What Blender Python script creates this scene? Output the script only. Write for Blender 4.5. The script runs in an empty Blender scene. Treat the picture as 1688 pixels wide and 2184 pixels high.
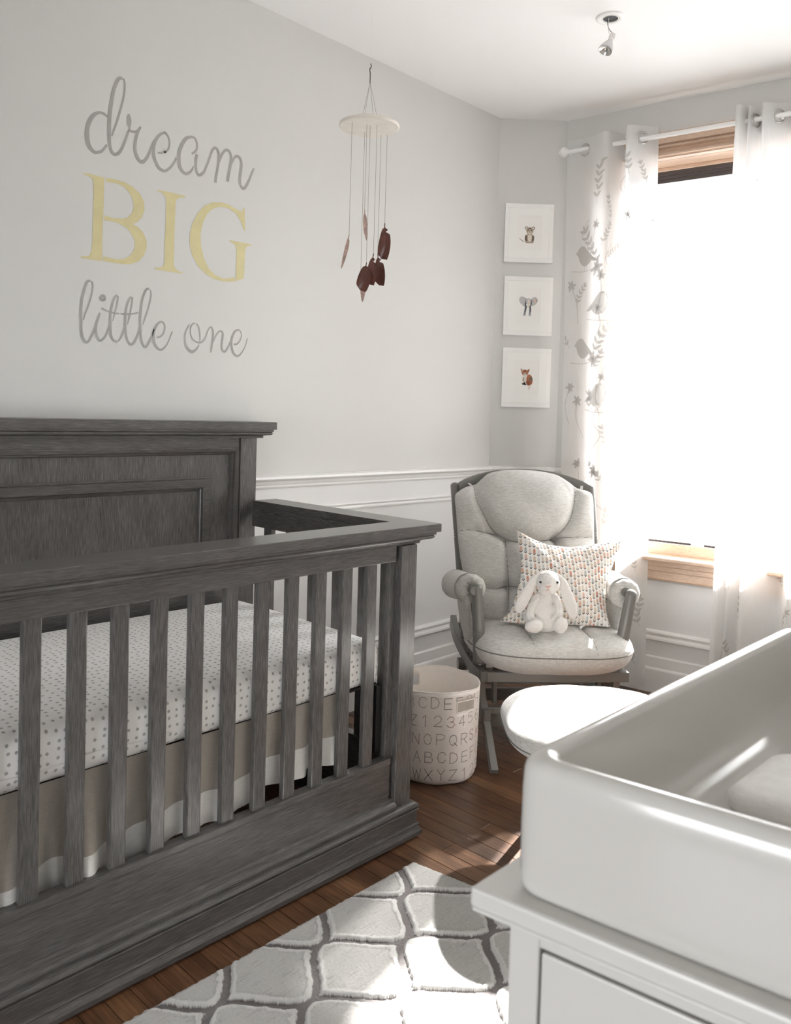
import bpy, bmesh, math, random
from math import sin, cos, pi, radians, sqrt, hypot, atan2
from mathutils import Vector, Matrix, noise

# ------------------------------------------------------------------ camera
SC = bpy.context.scene
COL = SC.collection
cam_d = bpy.data.cameras.new('camera')
cam_d.sensor_fit = 'VERTICAL'
cam_d.sensor_height = 36.0
cam_d.lens = 1748.67 / 2184 * 36.0
cam_d.shift_y = -(1092 - 944.005) / 2184
cam_d.clip_start = 0.05
cam_d.dof.use_dof = True
cam_d.dof.focus_distance = 2.75
cam_d.dof.aperture_fstop = 6.3
cam = bpy.data.objects.new('camera', cam_d)
COL.objects.link(cam)
_y, _p, _r = radians(43.66836), radians(2.0294745), radians(1.70172)
_fw = Vector((cos(_y) * cos(_p), sin(_y) * cos(_p), -sin(_p)))
_rt = Vector((sin(_y), -cos(_y), 0))
_up = _rt.cross(_fw)
_r2 = cos(_r) * _rt + sin(_r) * _up
_u2 = -sin(_r) * _rt + cos(_r) * _up
_m = Matrix((_r2, _u2, -_fw)).transposed().to_4x4()
_m.translation = Vector((-0.6964, -2.48696, 1.26179))
cam.matrix_world = _m
SC.camera = cam

# ------------------------------------------------------------------ sky, sun, exposure
wd = bpy.data.worlds.new('sky')
SC.world = wd
wd.use_nodes = True
_bg = wd.node_tree.nodes['Background']
_bg.inputs[0].default_value = (0.95, 0.97, 1.0, 1)
_bg.inputs[1].default_value = 18.0
sun_d = bpy.data.lights.new('sun', 'SUN')
sun_d.energy = 40.0
sun_d.angle = radians(1.2)
sun_d.color = (1.0, 0.985, 0.96)
sun = bpy.data.objects.new('sun', sun_d)
COL.objects.link(sun)
sun.rotation_euler = Vector((-1, -0.25, -0.87)).to_track_quat('-Z', 'Y').to_euler()
sun.location = (8, -1, 6)
SC.view_settings.view_transform = 'Standard'
SC.view_settings.look = 'None'
SC.view_settings.gamma = 1.0
SC.view_settings.use_curve_mapping = False
SC.view_settings.exposure = 0.25
SC.cycles.max_bounces = 10
SC.cycles.diffuse_bounces = 6
SC.cycles.glossy_bounces = 4
SC.cycles.transparent_max_bounces = 16
SC.cycles.transmission_bounces = 6
SC.cycles.sample_clamp_indirect = 6.0
SC.cycles.caustics_reflective = False
SC.cycles.caustics_refractive = False

# ------------------------------------------------------------------ helpers
class MB:
    def __init__(s):
        s.v = []; s.f = []
    def add(s, vs, fs):
        n = len(s.v)
        s.v += [tuple(p) for p in vs]
        s.f += [tuple(i + n for i in f) for f in fs]
        return s
    def box(s, x0, x1, y0, y1, z0, z1):
        return s.add([(x0, y0, z0), (x1, y0, z0), (x1, y1, z0), (x0, y1, z0), (x0, y0, z1), (x1, y0, z1), (x1, y1, z1), (x0, y1, z1)],
                     [(3, 2, 1, 0), (4, 5, 6, 7), (0, 1, 5, 4), (1, 2, 6, 5), (2, 3, 7, 6), (3, 0, 4, 7)])
    def grid(s, P, closeu=False, closev=False):
        nu, nv = len(P), len(P[0])
        n = len(s.v)
        for r in P:
            s.v += [tuple(p) for p in r]
        for i in range(nu if closeu else nu - 1):
            for j in range(nv if closev else nv - 1):
                a, b = i, (i + 1) % nu
                c, d = j, (j + 1) % nv
                s.f.append((n + a * nv + c, n + b * nv + c, n + b * nv + d, n + a * nv + d))
        return s
    def fan(s, ring, centre=None):
        n = len(s.v)
        if centre is None:
            s.v += [tuple(p) for p in ring]
            s.f.append(tuple(range(n, n + len(ring))))
        else:
            s.v += [tuple(p) for p in ring] + [tuple(centre)]
            m = len(ring)
            for i in range(m):
                s.f.append((n + i, n + (i + 1) % m, n + m))
        return s
    def tube(s, pts, r, k=10, caps=True):
        pts = [Vector(p) for p in pts]
        rr = r if isinstance(r, (list, tuple)) else [r] * len(pts)
        rings = []
        t0 = (pts[1] - pts[0]).normalized()
        nrm = t0.orthogonal().normalized()
        for i, p in enumerate(pts):
            t = (pts[min(i + 1, len(pts) - 1)] - pts[max(i - 1, 0)]).normalized()
            nrm = (nrm - t * nrm.dot(t)).normalized()
            b = t.cross(nrm)
            rings.append([p + (nrm * cos(2 * pi * j / k) + b * sin(2 * pi * j / k)) * rr[i] for j in range(k)])
        s.grid(rings, closev=True)
        if caps:
            s.fan(rings[0][::-1]); s.fan(rings[-1])
        return s
    def lathe(s, prof, k=32, M=None):
        rings = []
        for r, z in prof:
            ring = [Vector((r * cos(2 * pi * j / k), r * sin(2 * pi * j / k), z)) for j in range(k)]
            if M: ring = [M @ p for p in ring]
            rings.append(ring)
        return s.grid(rings, closev=True)
    def prism(s, poly, fn, t):
        """poly in (a,b); fn(a,b,h) -> point, h in 0..t"""
        n = len(poly)
        a = [fn(p[0], p[1], 0) for p in poly]; b = [fn(p[0], p[1], t) for p in poly]
        s.add(a + b, [tuple(range(n))[::-1], tuple(range(n, 2 * n))] + [(i, (i + 1) % n, n + (i + 1) % n, n + i) for i in range(n)])
        return s

BASE = {}
def obj(name, mb, mat, parent=None, bevel=0, smooth=False, label=None, kind=None, sub=0, seg=2, mats=None, fi=None):
    me = bpy.data.meshes.new(name)
    me.from_pydata(mb.v, [], mb.f)
    bm = bmesh.new(); bm.from_mesh(me)
    bmesh.ops.recalc_face_normals(bm, faces=bm.faces)
    bm.to_mesh(me); bm.free()
    for mm in (mats or [mat]): me.materials.append(mm)
    if fi is not None: me.polygons.foreach_set('material_index', fi)
    if smooth:
        me.polygons.foreach_set('use_smooth', [True] * len(me.polygons))
    o = bpy.data.objects.new(name, me)
    COL.objects.link(o)
    if parent is not None:
        o.parent = parent
        o.matrix_parent_inverse = BASE[parent.name].inverted()
        BASE[name if o.name == name else o.name] = Matrix()
    BASE.setdefault(o.name, Matrix())
    if bevel:
        b = o.modifiers.new('bevel', 'BEVEL'); b.width = bevel; b.segments = seg; b.limit_method = 'ANGLE'; b.angle_limit = radians(35)
        b.harden_normals = False
    if sub:
        m_ = o.modifiers.new('sub', 'SUBSURF'); m_.levels = sub; m_.render_levels = sub
    if label: o['label'] = label
    if kind: o['kind'] = kind
    return o

def thing(name, label, cat, loc, group=None):
    o = bpy.data.objects.new(name, None)
    COL.objects.link(o)
    o.location = loc
    BASE[o.name] = Matrix.Translation(loc)
    o['label'] = label; o['category'] = cat
    o.empty_display_size = 0.1
    if group: o['group'] = group
    return o
def tag(o, label, cat, group=None):
    o['label'] = label; o['category'] = cat
    if group: o['group'] = group
    return o
def catmull(P, n=8, closed=False):
    P = [tuple(map(float, p)) for p in P]
    N = len(P); out = []
    for i in range(N if closed else N - 1):
        if closed:
            a, b, c, d = P[(i - 1) % N], P[i], P[(i + 1) % N], P[(i + 2) % N]
        else:
            a, b, c, d = P[max(i - 1, 0)], P[i], P[i + 1], P[min(i + 2, N - 1)]
        for k in range(n):
            t = k / n
            out.append(tuple(0.5 * ((2 * b[j]) + (-a[j] + c[j]) * t + (2 * a[j] - 5 * b[j] + 4 * c[j] - d[j]) * t * t + (-a[j] + 3 * b[j] - 3 * c[j] + d[j]) * t ** 3) for j in range(len(b))))
    if not closed: out.append(P[-1])
    return out

# ------------------------------------------------------------------ materials
class N_:
    """tiny node expression helper"""
    def __init__(s, nt, sock): s.nt = nt; s.s = sock
    def _m(s, op, *o):
        n = s.nt.nodes.new('ShaderNodeMath'); n.operation = op
        for i, a in enumerate((s,) + o):
            if isinstance(a, N_): s.nt.links.new(a.s, n.inputs[i])
            else: n.inputs[i].default_value = a
        return N_(s.nt, n.outputs[0])
    def __add__(s, o): return s._m('ADD', o)
    def __sub__(s, o): return s._m('SUBTRACT', o)
    def __mul__(s, o): return s._m('MULTIPLY', o)
    def __truediv__(s, o): return s._m('DIVIDE', o)
    def floor(s): return s._m('FLOOR')
    def fract(s): return s._m('FRACT')
    def abs(s): return s._m('ABSOLUTE')
    def lt(s, o): return s._m('LESS_THAN', o)
    def gt(s, o): return s._m('GREATER_THAN', o)
    def mod(s, o): return s._m('FLOORED_MODULO', o)
    def ss(s, a, b):
        n = s.nt.nodes.new('ShaderNodeMapRange'); n.interpolation_type = 'SMOOTHSTEP'
        s.nt.links.new(s.s, n.inputs[0]); n.inputs[1].default_value = a; n.inputs[2].default_value = b
        return N_(s.nt, n.outputs[0])
def lin(r, g=None, b=None):
    if g is None: g = b = r
    f = lambda c: (c / 255 / 12.92) if c / 255 <= 0.04045 else ((c / 255 + 0.055) / 1.055) ** 2.4
    return (f(r), f(g), f(b), 1)
def new_mat(name):
    m = bpy.data.materials.new(name); m.use_nodes = True
    return m, m.node_tree, m.node_tree.nodes['Principled BSDF']
def coords(nt, scale=(1, 1, 1), kind='Object', rot=(0, 0, 0)):
    tc = nt.nodes.new('ShaderNodeTexCoord'); mp = nt.nodes.new('ShaderNodeMapping')
    mp.inputs['Scale'].default_value = scale; mp.inputs['Rotation'].default_value = rot
    nt.links.new(tc.outputs[kind], mp.inputs[0]); return mp.outputs[0]
def noise_t(nt, vec, scale, detail=3, rough=0.5):
    n = nt.nodes.new('ShaderNodeTexNoise'); n.inputs['Scale'].default_value = scale
    n.inputs['Detail'].default_value = detail; n.inputs['Roughness'].default_value = rough
    nt.links.new(vec, n.inputs['Vector']); return n.outputs['Fac']
def ramp(nt, fac, stops):
    r = nt.nodes.new('ShaderNodeValToRGB')
    while len(r.color_ramp.elements) < len(stops): r.color_ramp.elements.new(0.5)
    for e, (p, c) in zip(r.color_ramp.elements, stops): e.position = p; e.color = c
    nt.links.new(fac, r.inputs[0]); return r.outputs[0]
def mixc(nt, fac, a, b):
    n = nt.nodes.new('ShaderNodeMix'); n.data_type = 'RGBA'
    if isinstance(fac, (int, float)): n.inputs[0].default_value = fac
    else: nt.links.new(fac, n.inputs[0])
    for i, c in ((6, a), (7, b)):
        if isinstance(c, tuple): n.inputs[i].default_value = c
        else: nt.links.new(c, n.inputs[i])
    return n.outputs[2]
def bump(nt, bsdf, h, strength=0.3, dist=0.002):
    b = nt.nodes.new('ShaderNodeBump'); b.inputs['Strength'].default_value = strength; b.inputs['Distance'].default_value = dist
    nt.links.new(h, b.inputs['Height']); nt.links.new(b.outputs[0], bsdf.inputs['Normal'])
def plain(name, c, rough=0.5, var=0.03, scale=6, metal=0, bmp=0, bscale=200, spec=0.5):
    m, nt, b = new_mat(name)
    v = coords(nt)
    f = noise_t(nt, v, scale, 3)
    k = lambda s: tuple(min(1, x * s) for x in c[:3]) + (1,)
    nt.links.new(ramp(nt, f, [(0.3, k(1 - var)), (0.7, k(1 + var))]), b.inputs['Base Color'])
    b.inputs['Roughness'].default_value = rough; b.inputs['Metallic'].default_value = metal
    b.inputs['Specular IOR Level'].default_value = spec
    if bmp: bump(nt, b, noise_t(nt, v, bscale, 2), bmp, 0.001)
    return m
def grainwood(name, axis, dark, mid, light, rough=0.24, fine=820, bstr=0.12, blotch=0.26):
    """brushed wood, grain running along axis"""
    m, nt, b = new_mat(name)
    sc = [1, 1, 1]; sc[axis] = 0.03
    v = coords(nt, tuple(sc))
    f1 = noise_t(nt, v, fine, 4, 0.65)
    sc2 = [1, 1, 1]; sc2[axis] = 0.30
    f2 = noise_t(nt, coords(nt, tuple(sc2)), 22, 3)
    c1 = ramp(nt, f1, [(0.32, dark), (0.5, mid), (0.68, light)])
    c2 = ramp(nt, f2, [(0.3, lin(150)), (0.7, lin(255))])
    mx = nt.nodes.new('ShaderNodeMix'); mx.data_type = 'RGBA'; mx.blend_type = 'MULTIPLY'; mx.inputs[0].default_value = blotch
    nt.links.new(c1, mx.inputs[6]); nt.links.new(c2, mx.inputs[7])
    nt.links.new(mx.outputs[2], b.inputs['Base Color'])
    b.inputs['Roughness'].default_value = rough
    bump(nt, b, f1, bstr, 0.0006)
    return m
M = {}
M['wall'] = plain('wall_paint', lin(212, 211, 208), 0.85, 0.012, 2, bmp=0.05, bscale=300, spec=0.25)
M['white'] = plain('trim_paint', lin(236, 235, 233), 0.38, 0.01, 3)
M['wains'] = plain('wainscot_paint', lin(228, 227, 226), 0.5, 0.01, 3)
M['ceil'] = plain('ceiling_paint', lin(244, 243, 242), 0.9, 0.01, 2, spec=0.2)
_d, _mm, _l = lin(64, 61, 59), lin(92, 89, 87), lin(118, 116, 114)
M['cribx'] = grainwood('grey_stained_wood_long', 0, lin(72, 69, 67), lin(90, 87, 85), lin(108, 106, 104), 0.22, 760, 0.06, 0.22)
M['criby'] = grainwood('grey_stained_wood_cross', 1, _d, _mm, _l)
M['cribz'] = grainwood('grey_stained_wood_upright', 2, _d, _mm, _l)
M['black'] = plain('black_metal', lin(20), 0.5)
M['letter_grey'] = plain('grey_stencil_paint', lin(162, 160, 156), 0.7, 0.05, 30)
M['letter_gold'] = plain('pale_gold_stencil_paint', lin(206, 196, 150), 0.6, 0.05, 25)
M['chair'] = plain('grey_painted_wood', lin(118, 116, 112), 0.32, 0.03, 8)
M['steel'] = plain('brushed_steel', lin(205, 203, 200), 0.25, 0.02, 8, metal=1)
M['plastic'] = plain('white_plastic', lin(225, 222, 218), 0.4)
M['tray'] = plain('glossy_white_plastic', lin(202, 200, 195), 0.12, 0.006, 3)
M['tablew'] = plain('white_lacquer', lin(206, 204, 200), 0.3, 0.008, 3)
M['disc'] = plain('pale_wood_disc', lin(226, 220, 210), 0.6, 0.04, 30)
M['string'] = plain('linen_string', lin(150, 144, 134), 0.8)
M['nylon'] = plain('nylon_line', lin(225), 0.3)
M['vinyl'] = plain('window_vinyl', lin(70, 62, 60), 0.45)
M['frame'] = plain('white_frame_wood', lin(240, 239, 236), 0.4, 0.006)
M['mat_board'] = plain('mat_board', lin(243, 242, 238), 0.8, 0.004)
M['paper'] = plain('watercolour_paper', lin(242, 240, 236), 0.9, 0.006, 30)

def fabric(name, c1, c2, scale=900, rough=0.95, bstr=0.35, sheen=0.3, axes=(1, 1, 1)):
    m, nt, b = new_mat(name)
    v1 = coords(nt, (0.12 * axes[0], 0.12 * axes[1], 1)); v2 = coords(nt, (1, 1, 0.1))
    f = N_(nt, noise_t(nt, v1, scale * 0.45, 2)) * 0.6 + N_(nt, noise_t(nt, v2, scale * 0.45, 2)) * 0.4
    big = noise_t(nt, coords(nt), 9, 3)
    col = ramp(nt, (f * 0.8 + N_(nt, big) * 0.2).s, [(0.38, c1), (0.62, c2)])
    nt.links.new(col, b.inputs['Base Color'])
    b.inputs['Roughness'].default_value = rough
    b.inputs['Sheen Weight'].default_value = sheen
    bump(nt, b, f.s, bstr, 0.001)
    return m
M['cushion'] = fabric('heather_grey_fabric', lin(176, 173, 168), lin(206, 204, 199))
M['skirt'] = fabric('taupe_cotton', lin(168, 160, 150), lin(180, 173, 164), bstr=0.1)
M['skirtw'] = fabric('white_cotton', lin(226, 224, 220), lin(236, 234, 231), bstr=0.1)
M['canvas'] = fabric('cream_canvas', lin(246, 237, 229), lin(252, 246, 240), bstr=0.15)
M['seam'] = plain('dark_grey_seam', lin(112, 109, 105), 0.9)
M['pad'] = fabric('white_quilted_pad', lin(236, 234, 230), lin(246, 245, 242), bstr=0.2)
def plush():
    m, nt, b = new_mat('white_plush')
    v = coords(nt)
    f = noise_t(nt, v, 420, 4, 0.7)
    nt.links.new(ramp(nt, f, [(0.3, lin(214, 208, 202)), (0.7, lin(243, 240, 236))]), b.inputs['Base Color'])
    b.inputs['Roughness'].default_value = 1; b.inputs['Sheen Weight'].default_value = 0.5
    bump(nt, b, f, 0.6, 0.004)
    return m
M['plush'] = plush()
M['pink'] = plain('pink_stitching', lin(200, 160, 150), 0.9)
def dotted():
    m, nt, b = new_mat('dotted_sheet')
    tc = nt.nodes.new('ShaderNodeTexCoord'); uv = tc.outputs['UV']
    vo = nt.nodes.new('ShaderNodeTexVoronoi'); vo.voronoi_dimensions = '2D'; vo.feature = 'F1'
    vo.inputs['Scale'].default_value = 50; vo.inputs['Randomness'].default_value = 0.42
    nt.links.new(uv, vo.inputs['Vector'])
    d = N_(nt, vo.outputs['Distance']).ss(0.16, 0.20)
    big = ramp(nt, noise_t(nt, uv, 5, 2), [(0.3, lin(242, 240, 237)), (0.7, lin(250, 248, 246))])
    nt.links.new(mixc(nt, d.s, lin(176, 174, 171), big), b.inputs['Base Color'])
    b.inputs['Roughness'].default_value = 0.9; b.inputs['Sheen Weight'].default_value = 0.2
    bump(nt, b, noise_t(nt, uv, 12, 4), 0.5, 0.006)
    return m
M['sheet'] = dotted()
def feathers():
    m, nt, b = new_mat('feather_print_cotton')
    tc = nt.nodes.new('ShaderNodeTexCoord'); sp = nt.nodes.new('ShaderNodeSeparateXYZ')
    nt.links.new(tc.outputs['UV'], sp.inputs[0])
    U = N_(nt, sp.outputs[0]) * 34; V = N_(nt, sp.outputs[1]) * 19
    cx = U.floor(); fu = U.fract()
    wn = nt.nodes.new('ShaderNodeTexWhiteNoise'); wn.noise_dimensions = '1D'; nt.links.new(cx.s, wn.inputs['W'])
    V2 = V + cx.mod(2.0) * 0.5 + N_(nt, wn.outputs[0]) * 0.9
    cy = V2.floor(); fv = V2.fract()
    wn2 = nt.nodes.new('ShaderNodeTexWhiteNoise'); wn2.noise_dimensions = '1D'
    nt.links.new((cx * 17.3 + cy * 3.71).s, wn2.inputs['W'])
    rnd = wn2.outputs[0]
    du = (fu - 0.5).abs(); dv = fv - 0.58
    ell = (du / 0.33) * (du / 0.33) + (dv / 0.36) * (dv / 0.36)
    body = ell.ss(1.1, 0.75)
    cols = ramp(nt, rnd, [(0.0, lin(226, 214, 200)), (0.2, lin(222, 184, 164)), (0.36, lin(205, 208, 204)), (0.55, lin(208, 190, 170)), (0.72, lin(226, 224, 220)), (0.86, lin(184, 188, 184)), (0.96, lin(208, 148, 128))])
    _r = [n for n in nt.nodes if n.type == 'VALTORGB'][-1]; _r.color_ramp.interpolation = 'CONSTANT'
    base = lin(238, 233, 226)
    c1 = mixc(nt, body.s, base, cols)
    quill = du.lt(0.045)._m('MULTIPLY', fv.lt(0.75))
    tail = ((fv - 0.10 - du * 0.55).abs().lt(0.065))._m('MULTIPLY', du.lt(0.34))
    dark = tail._m('MAXIMUM', quill * 0.45)
    c2 = mixc(nt, dark.s, c1, lin(78, 76, 80))
    nt.links.new(c2, b.inputs['Base Color'])
    b.inputs['Roughness'].default_value = 0.9
    bump(nt, b, noise_t(nt, tc.outputs['UV'], 9, 3), 0.5, 0.01)
    return m
M['feather'] = feathers()
def leafmat(name, c, shine=0.35):
    return plain(name, c, shine, 0.25, 60)
M['fdark'] = leafmat('dark_copper', lin(92, 52, 42)); M['fpale'] = leafmat('pale_copper', lin(176, 150, 140))
def floormat(i, c):
    return grainwood('oak_board_%s' % 'abcdef'[i], 1, tuple(x * 0.5 for x in c[:3]) + (1,), c, tuple(min(1, x * 1.35) for x in c[:3]) + (1,), 0.3, 230, 0.25, 0.7)
M['oak'] = [floormat(i, c) for i, c in enumerate([lin(110, 77, 54), lin(94, 65, 45), lin(124, 90, 64), lin(100, 70, 49), lin(116, 82, 57)])]
M['pine'] = grainwood('pine_wood', 1, lin(198, 168, 144), lin(212, 184, 161), lin(222, 198, 177), 0.4, 300, 0.05, 0.25)
def sheer(name, c, transp):
    m = bpy.data.materials.new(name); m.use_nodes = True; nt = m.node_tree
    nt.nodes.remove(nt.nodes['Principled BSDF']); out = nt.nodes['Material Output']
    df = nt.nodes.new('ShaderNodeBsdfDiffuse'); tl = nt.nodes.new('ShaderNodeBsdfTranslucent'); tr = nt.nodes.new('ShaderNodeBsdfTransparent')
    f = ramp(nt, noise_t(nt, coords(nt, (1, 1, 0.05)), 320, 2), [(0.3, tuple(x * 0.96 for x in c[:3]) + (1,)), (0.7, c)])
    nt.links.new(f, df.inputs[0]); nt.links.new(f, tl.inputs[0])
    a = nt.nodes.new('ShaderNodeMixShader'); a.inputs[0].default_value = 0.5
    nt.links.new(df.outputs[0], a.inputs[1]); nt.links.new(tl.outputs[0], a.inputs[2])
    b = nt.nodes.new('ShaderNodeMixShader'); b.inputs[0].default_value = transp
    nt.links.new(a.outputs[0], b.inputs[1]); nt.links.new(tr.outputs[0], b.inputs[2])
    nt.links.new(b.outputs[0], out.inputs[0])
    return m
M['sheer'] = sheer('sheer_white_voile', lin(242, 242, 241), 0.12)
M['print'] = sheer('grey_voile_print', lin(208, 206, 203), 0.10)
def glass():
    m = bpy.data.materials.new('window_glass'); m.use_nodes = True; nt = m.node_tree
    nt.nodes.remove(nt.nodes['Principled BSDF']); out = nt.nodes['Material Output']
    tr = nt.nodes.new('ShaderNodeBsdfTransparent'); gl = nt.nodes.new('ShaderNodeBsdfGlossy'); gl.inputs['Roughness'].default_value = 0.02
    fr = nt.nodes.new('ShaderNodeFresnel'); fr.inputs[0].default_value = 1.45
    mx = nt.nodes.new('ShaderNodeMixShader')
    nt.links.new((N_(nt, fr.outputs[0]) * 0.8).s, mx.inputs[0])
    nt.links.new(tr.outputs[0], mx.inputs[1]); nt.links.new(gl.outputs[0], mx.inputs[2])
    nt.links.new(mx.outputs[0], out.inputs[0])
    return m
M['glass'] = glass()
STROKES=[('d',[[(549,2169,8.1),(537,2175,8.6),(521,2174,8.6),(505,2163,11.5),(493,2144,12.7),(485,2122,13.7),(483,2098,15.0),(486,2075,15.0),(495,2058,14.1),(508,2049,11.6),(519,2051,9.8),(532,2058,8.6),(541,2070,7.6),(549,2082,7.2)],[(597,2303,9.2),(587,2300,9.6),(579,2287,10.1),(572,2269,10.6),(566,2246,11.3),(562,2221,12.0),(558,2192,12.4),(556,2164,12.0),(555,2134,11.6),(556,2108,11.2),(558,2086,10.9),(563,2068,10.6),(573,2059,10.2),(581,2060,10.3),(592,2069,9.2),(601,2086,8.1),(609,2106,7.4),(616,2127,7.1),(621,2143,7.1),(624,2151,6.3)],[(600,2304,5.5),(605,2294,5.6),(606,2277,5.9),(604,2252,5.9),(598,2223,5.9),(589,2189,6.3),(580,2158,6.2),(572,2135,5.8),(565,2113,4.7)]]),('r',[[(622,2198,5.6),(622,2187,14.6),(623,2177,15.7),(623,2166,13.8),(624,2156,8.2),(624,2150,6.7)],[(625,2148,6.3),(634,2145,7.5),(644,2147,7.5),(654,2153,7.6),(660,2162,7.2),(664,2169,6.5)],[(663,2166,7.2),(656,2154,8.3),(649,2134,9.8),(645,2112,10.5),(645,2090,10.9),(652,2071,11.3),(662,2059,11.8),(672,2058,12.2),(681,2065,10.3),(691,2080,8.8),(699,2100,7.7),(706,2120,7.0),(714,2137,7.0)]]),('e',[[(726,2101,5.8),(739,2103,6.7),(753,2112,7.1),(753,2108,6.2),(766,2124,6.7),(770,2145,6.2),(766,2161,6.2),(757,2171,7.0),(750,2173,7.4),(732,2160,8.6),(720,2142,9.7),(713,2122,10.9),(711,2103,11.6),(713,2086,12.0),(719,2071,12.1),(732,2053,11.7),(751,2047,9.5),(764,2054,8.7),(777,2067,7.9),(789,2085,7.1),(796,2101,7.2)]]),('a',[[(855,2129,6.9),(868,2140,7.4),(876,2156,7.0),(874,2173,7.4),(865,2185,8.2),(851,2185,9.0),(835,2177,10.7),(822,2160,12.3),(812,2140,13.6),(806,2119,14.0),(806,2095,14.4),(810,2075,13.6),(820,2062,12.3),(833,2057,10.7),(847,2063,9.0),(858,2076,7.3),(863,2089,4.3)],[(877,2133,9.6),(873,2118,10.0),(872,2097,9.6),(875,2076,9.6),(884,2065,9.6),(893,2067,9.6),(905,2079,9.2),(913,2097,8.8),(922,2119,8.4),(930,2141,8.0)]]),('m',[[(930,2141,8.0),(938,2162,8.5),(949,2173,9.8),(960,2167,9.4),(964,2148,9.9),(963,2123,10.4),(959,2096,10.3),(955,2073,10.3),(953,2053,10.3)],[(965,2124,6.8),(972,2144,8.1),(984,2167,8.6),(997,2178,9.6),(1010,2173,9.6),(1016,2156,10.1),(1015,2135,10.6),(1010,2108,10.5),(1006,2086,10.5),(1004,2068,10.5)],[(1017,2132,6.4),(1025,2150,7.8),(1032,2161,8.8),(1042,2167,9.8),(1055,2162,9.8),(1061,2144,9.8),(1059,2119,10.8),(1056,2095,10.7),(1056,2075,10.7),(1063,2062,10.8),(1071,2058,10.8),(1082,2067,9.9),(1094,2089,9.0),(1106,2117,7.6),(1116,2141,6.2)]]),('l',[[(502,1649,6.3),(492,1644,7.4),(485,1627,7.8),(480,1608,8.1),(475,1586,8.9),(473,1560,9.2),(473,1531,9.2),(474,1503,9.2),(477,1479,9.2),(484,1462,8.9),(492,1456,8.6),(501,1462,7.8),(510,1479,6.8),(518,1496,6.4),(524,1515,6.4),(530,1534,6.8),(535,1553,4.9)],[(506,1648,4.1),(510,1638,4.5),(509,1617,4.5),(503,1591,4.5),(495,1565,4.5),(487,1544,4.5),(482,1525,3.3)]]),('i',[[(551,1602,8.8),(550,1597,8.8),(546,1594,8.8),(542,1594,8.7),(538,1596,8.7),(536,1600,8.7),(538,1604,8.7),(541,1607,8.7),(546,1608,8.7),(550,1605,8.8),(551,1602,8.8)],[(535,1553,4.5),(529,1534,6.4),(524,1515,7.9),(522,1496,8.3),(525,1480,8.3),(532,1469,8.0),(537,1465,7.6),(547,1471,7.2),(557,1485,6.5),(564,1504,6.1),(569,1519,5.8)]]),('t',[[(591,1616,5.4),(582,1603,6.6),(576,1583,7.3),(571,1560,8.1),(570,1534,8.5),(571,1508,8.5),(574,1484,8.5),(583,1470,8.5),(595,1466,7.8)],[(596,1614,3.9),(595,1600,4.3),(591,1579,4.6),(585,1556,4.6),(579,1531,3.1)],[(540,1568,5.7),(553,1563,5.3),(569,1558,5.0),(585,1557,5.0),(601,1557,5.1)],[(599,1468,3.5),(609,1482,5.5),(616,1501,5.9),(620,1517,5.5)]]),('t',[[(605,1557,5.5),(621,1558,5.5),(644,1561,5.5),(667,1567,5.6)],[(642,1616,5.5),(633,1603,6.7),(626,1583,7.5),(622,1560,8.3),(621,1534,8.6),(622,1508,8.6),(626,1485,9.1),(633,1469,8.7),(643,1461,8.3),(654,1469,8.0),(664,1489,7.2),(671,1508,6.4),(674,1526,5.6)],[(646,1615,4.0),(645,1599,4.4),(641,1574,4.7),(636,1550,4.7),(630,1525,3.2)]]),('l',[[(706,1650,6.1),(695,1647,7.7),(686,1629,8.1),(679,1603,8.4),(676,1576,8.8),(674,1545,8.8),(675,1518,8.8),(677,1494,8.5),(683,1471,8.1),(693,1457,8.1),(702,1463,7.3),(712,1483,6.9),(720,1503,6.1),(725,1519,5.7)],[(709,1647,4.5),(712,1636,4.5),(710,1614,4.9),(702,1582,4.9),(693,1555,4.9),(684,1529,3.2)]]),('e',[[(735,1493,5.8),(747,1495,6.2),(760,1507,5.8),(766,1527,5.4),(761,1542,5.8),(751,1546,6.2),(739,1538,7.4),(729,1521,8.6),(724,1502,9.4),(725,1480,9.9),(733,1464,9.5),(744,1454,8.3),(756,1454,7.1),(771,1467,5.4),(784,1491,4.6),(794,1518,3.8)]]),('o',[[(860,1548,3.0),(851,1531,4.4),(844,1512,5.2),(844,1493,6.3),(847,1476,8.1),(856,1463,10.4),(869,1455,11.2),(880,1458,9.7),(891,1467,7.5),(900,1482,3.4)],[(882,1555,4.5),(873,1551,4.8),(866,1538,4.1),(865,1519,4.1),(872,1502,4.8),(886,1491,6.0),(900,1489,6.4),(914,1494,5.7),(926,1509,5.0),(933,1529,5.0),(939,1541,5.0)],[(888,1554,3.8),(897,1544,4.5),(902,1526,4.2),(904,1510,4.2),(903,1495,3.4)]]),('n',[[(939,1541,5.0),(947,1547,5.8),(955,1539,6.6),(957,1520,7.7),(955,1499,7.7),(952,1477,6.9),(949,1458,5.8)],[(957,1494,4.2),(965,1512,5.0),(976,1529,5.4),(987,1537,6.2),(997,1531,6.7),(997,1513,7.1),(994,1493,7.0),(995,1475,7.1),(1003,1465,7.1),(1012,1469,6.3),(1023,1485,5.1),(1031,1502,5.2)]]),('e',[[(1045,1495,5.6),(1059,1497,6.0),(1073,1512,5.2),(1078,1531,4.4),(1072,1545,4.8),(1062,1548,6.0),(1049,1541,7.6),(1040,1526,8.8),(1035,1507,9.2),(1036,1486,9.2),(1043,1466,9.2),(1054,1456,8.8),(1065,1454,6.8),(1080,1466,5.3),(1095,1490,4.5),(1105,1521,4.1)]])]
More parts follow.
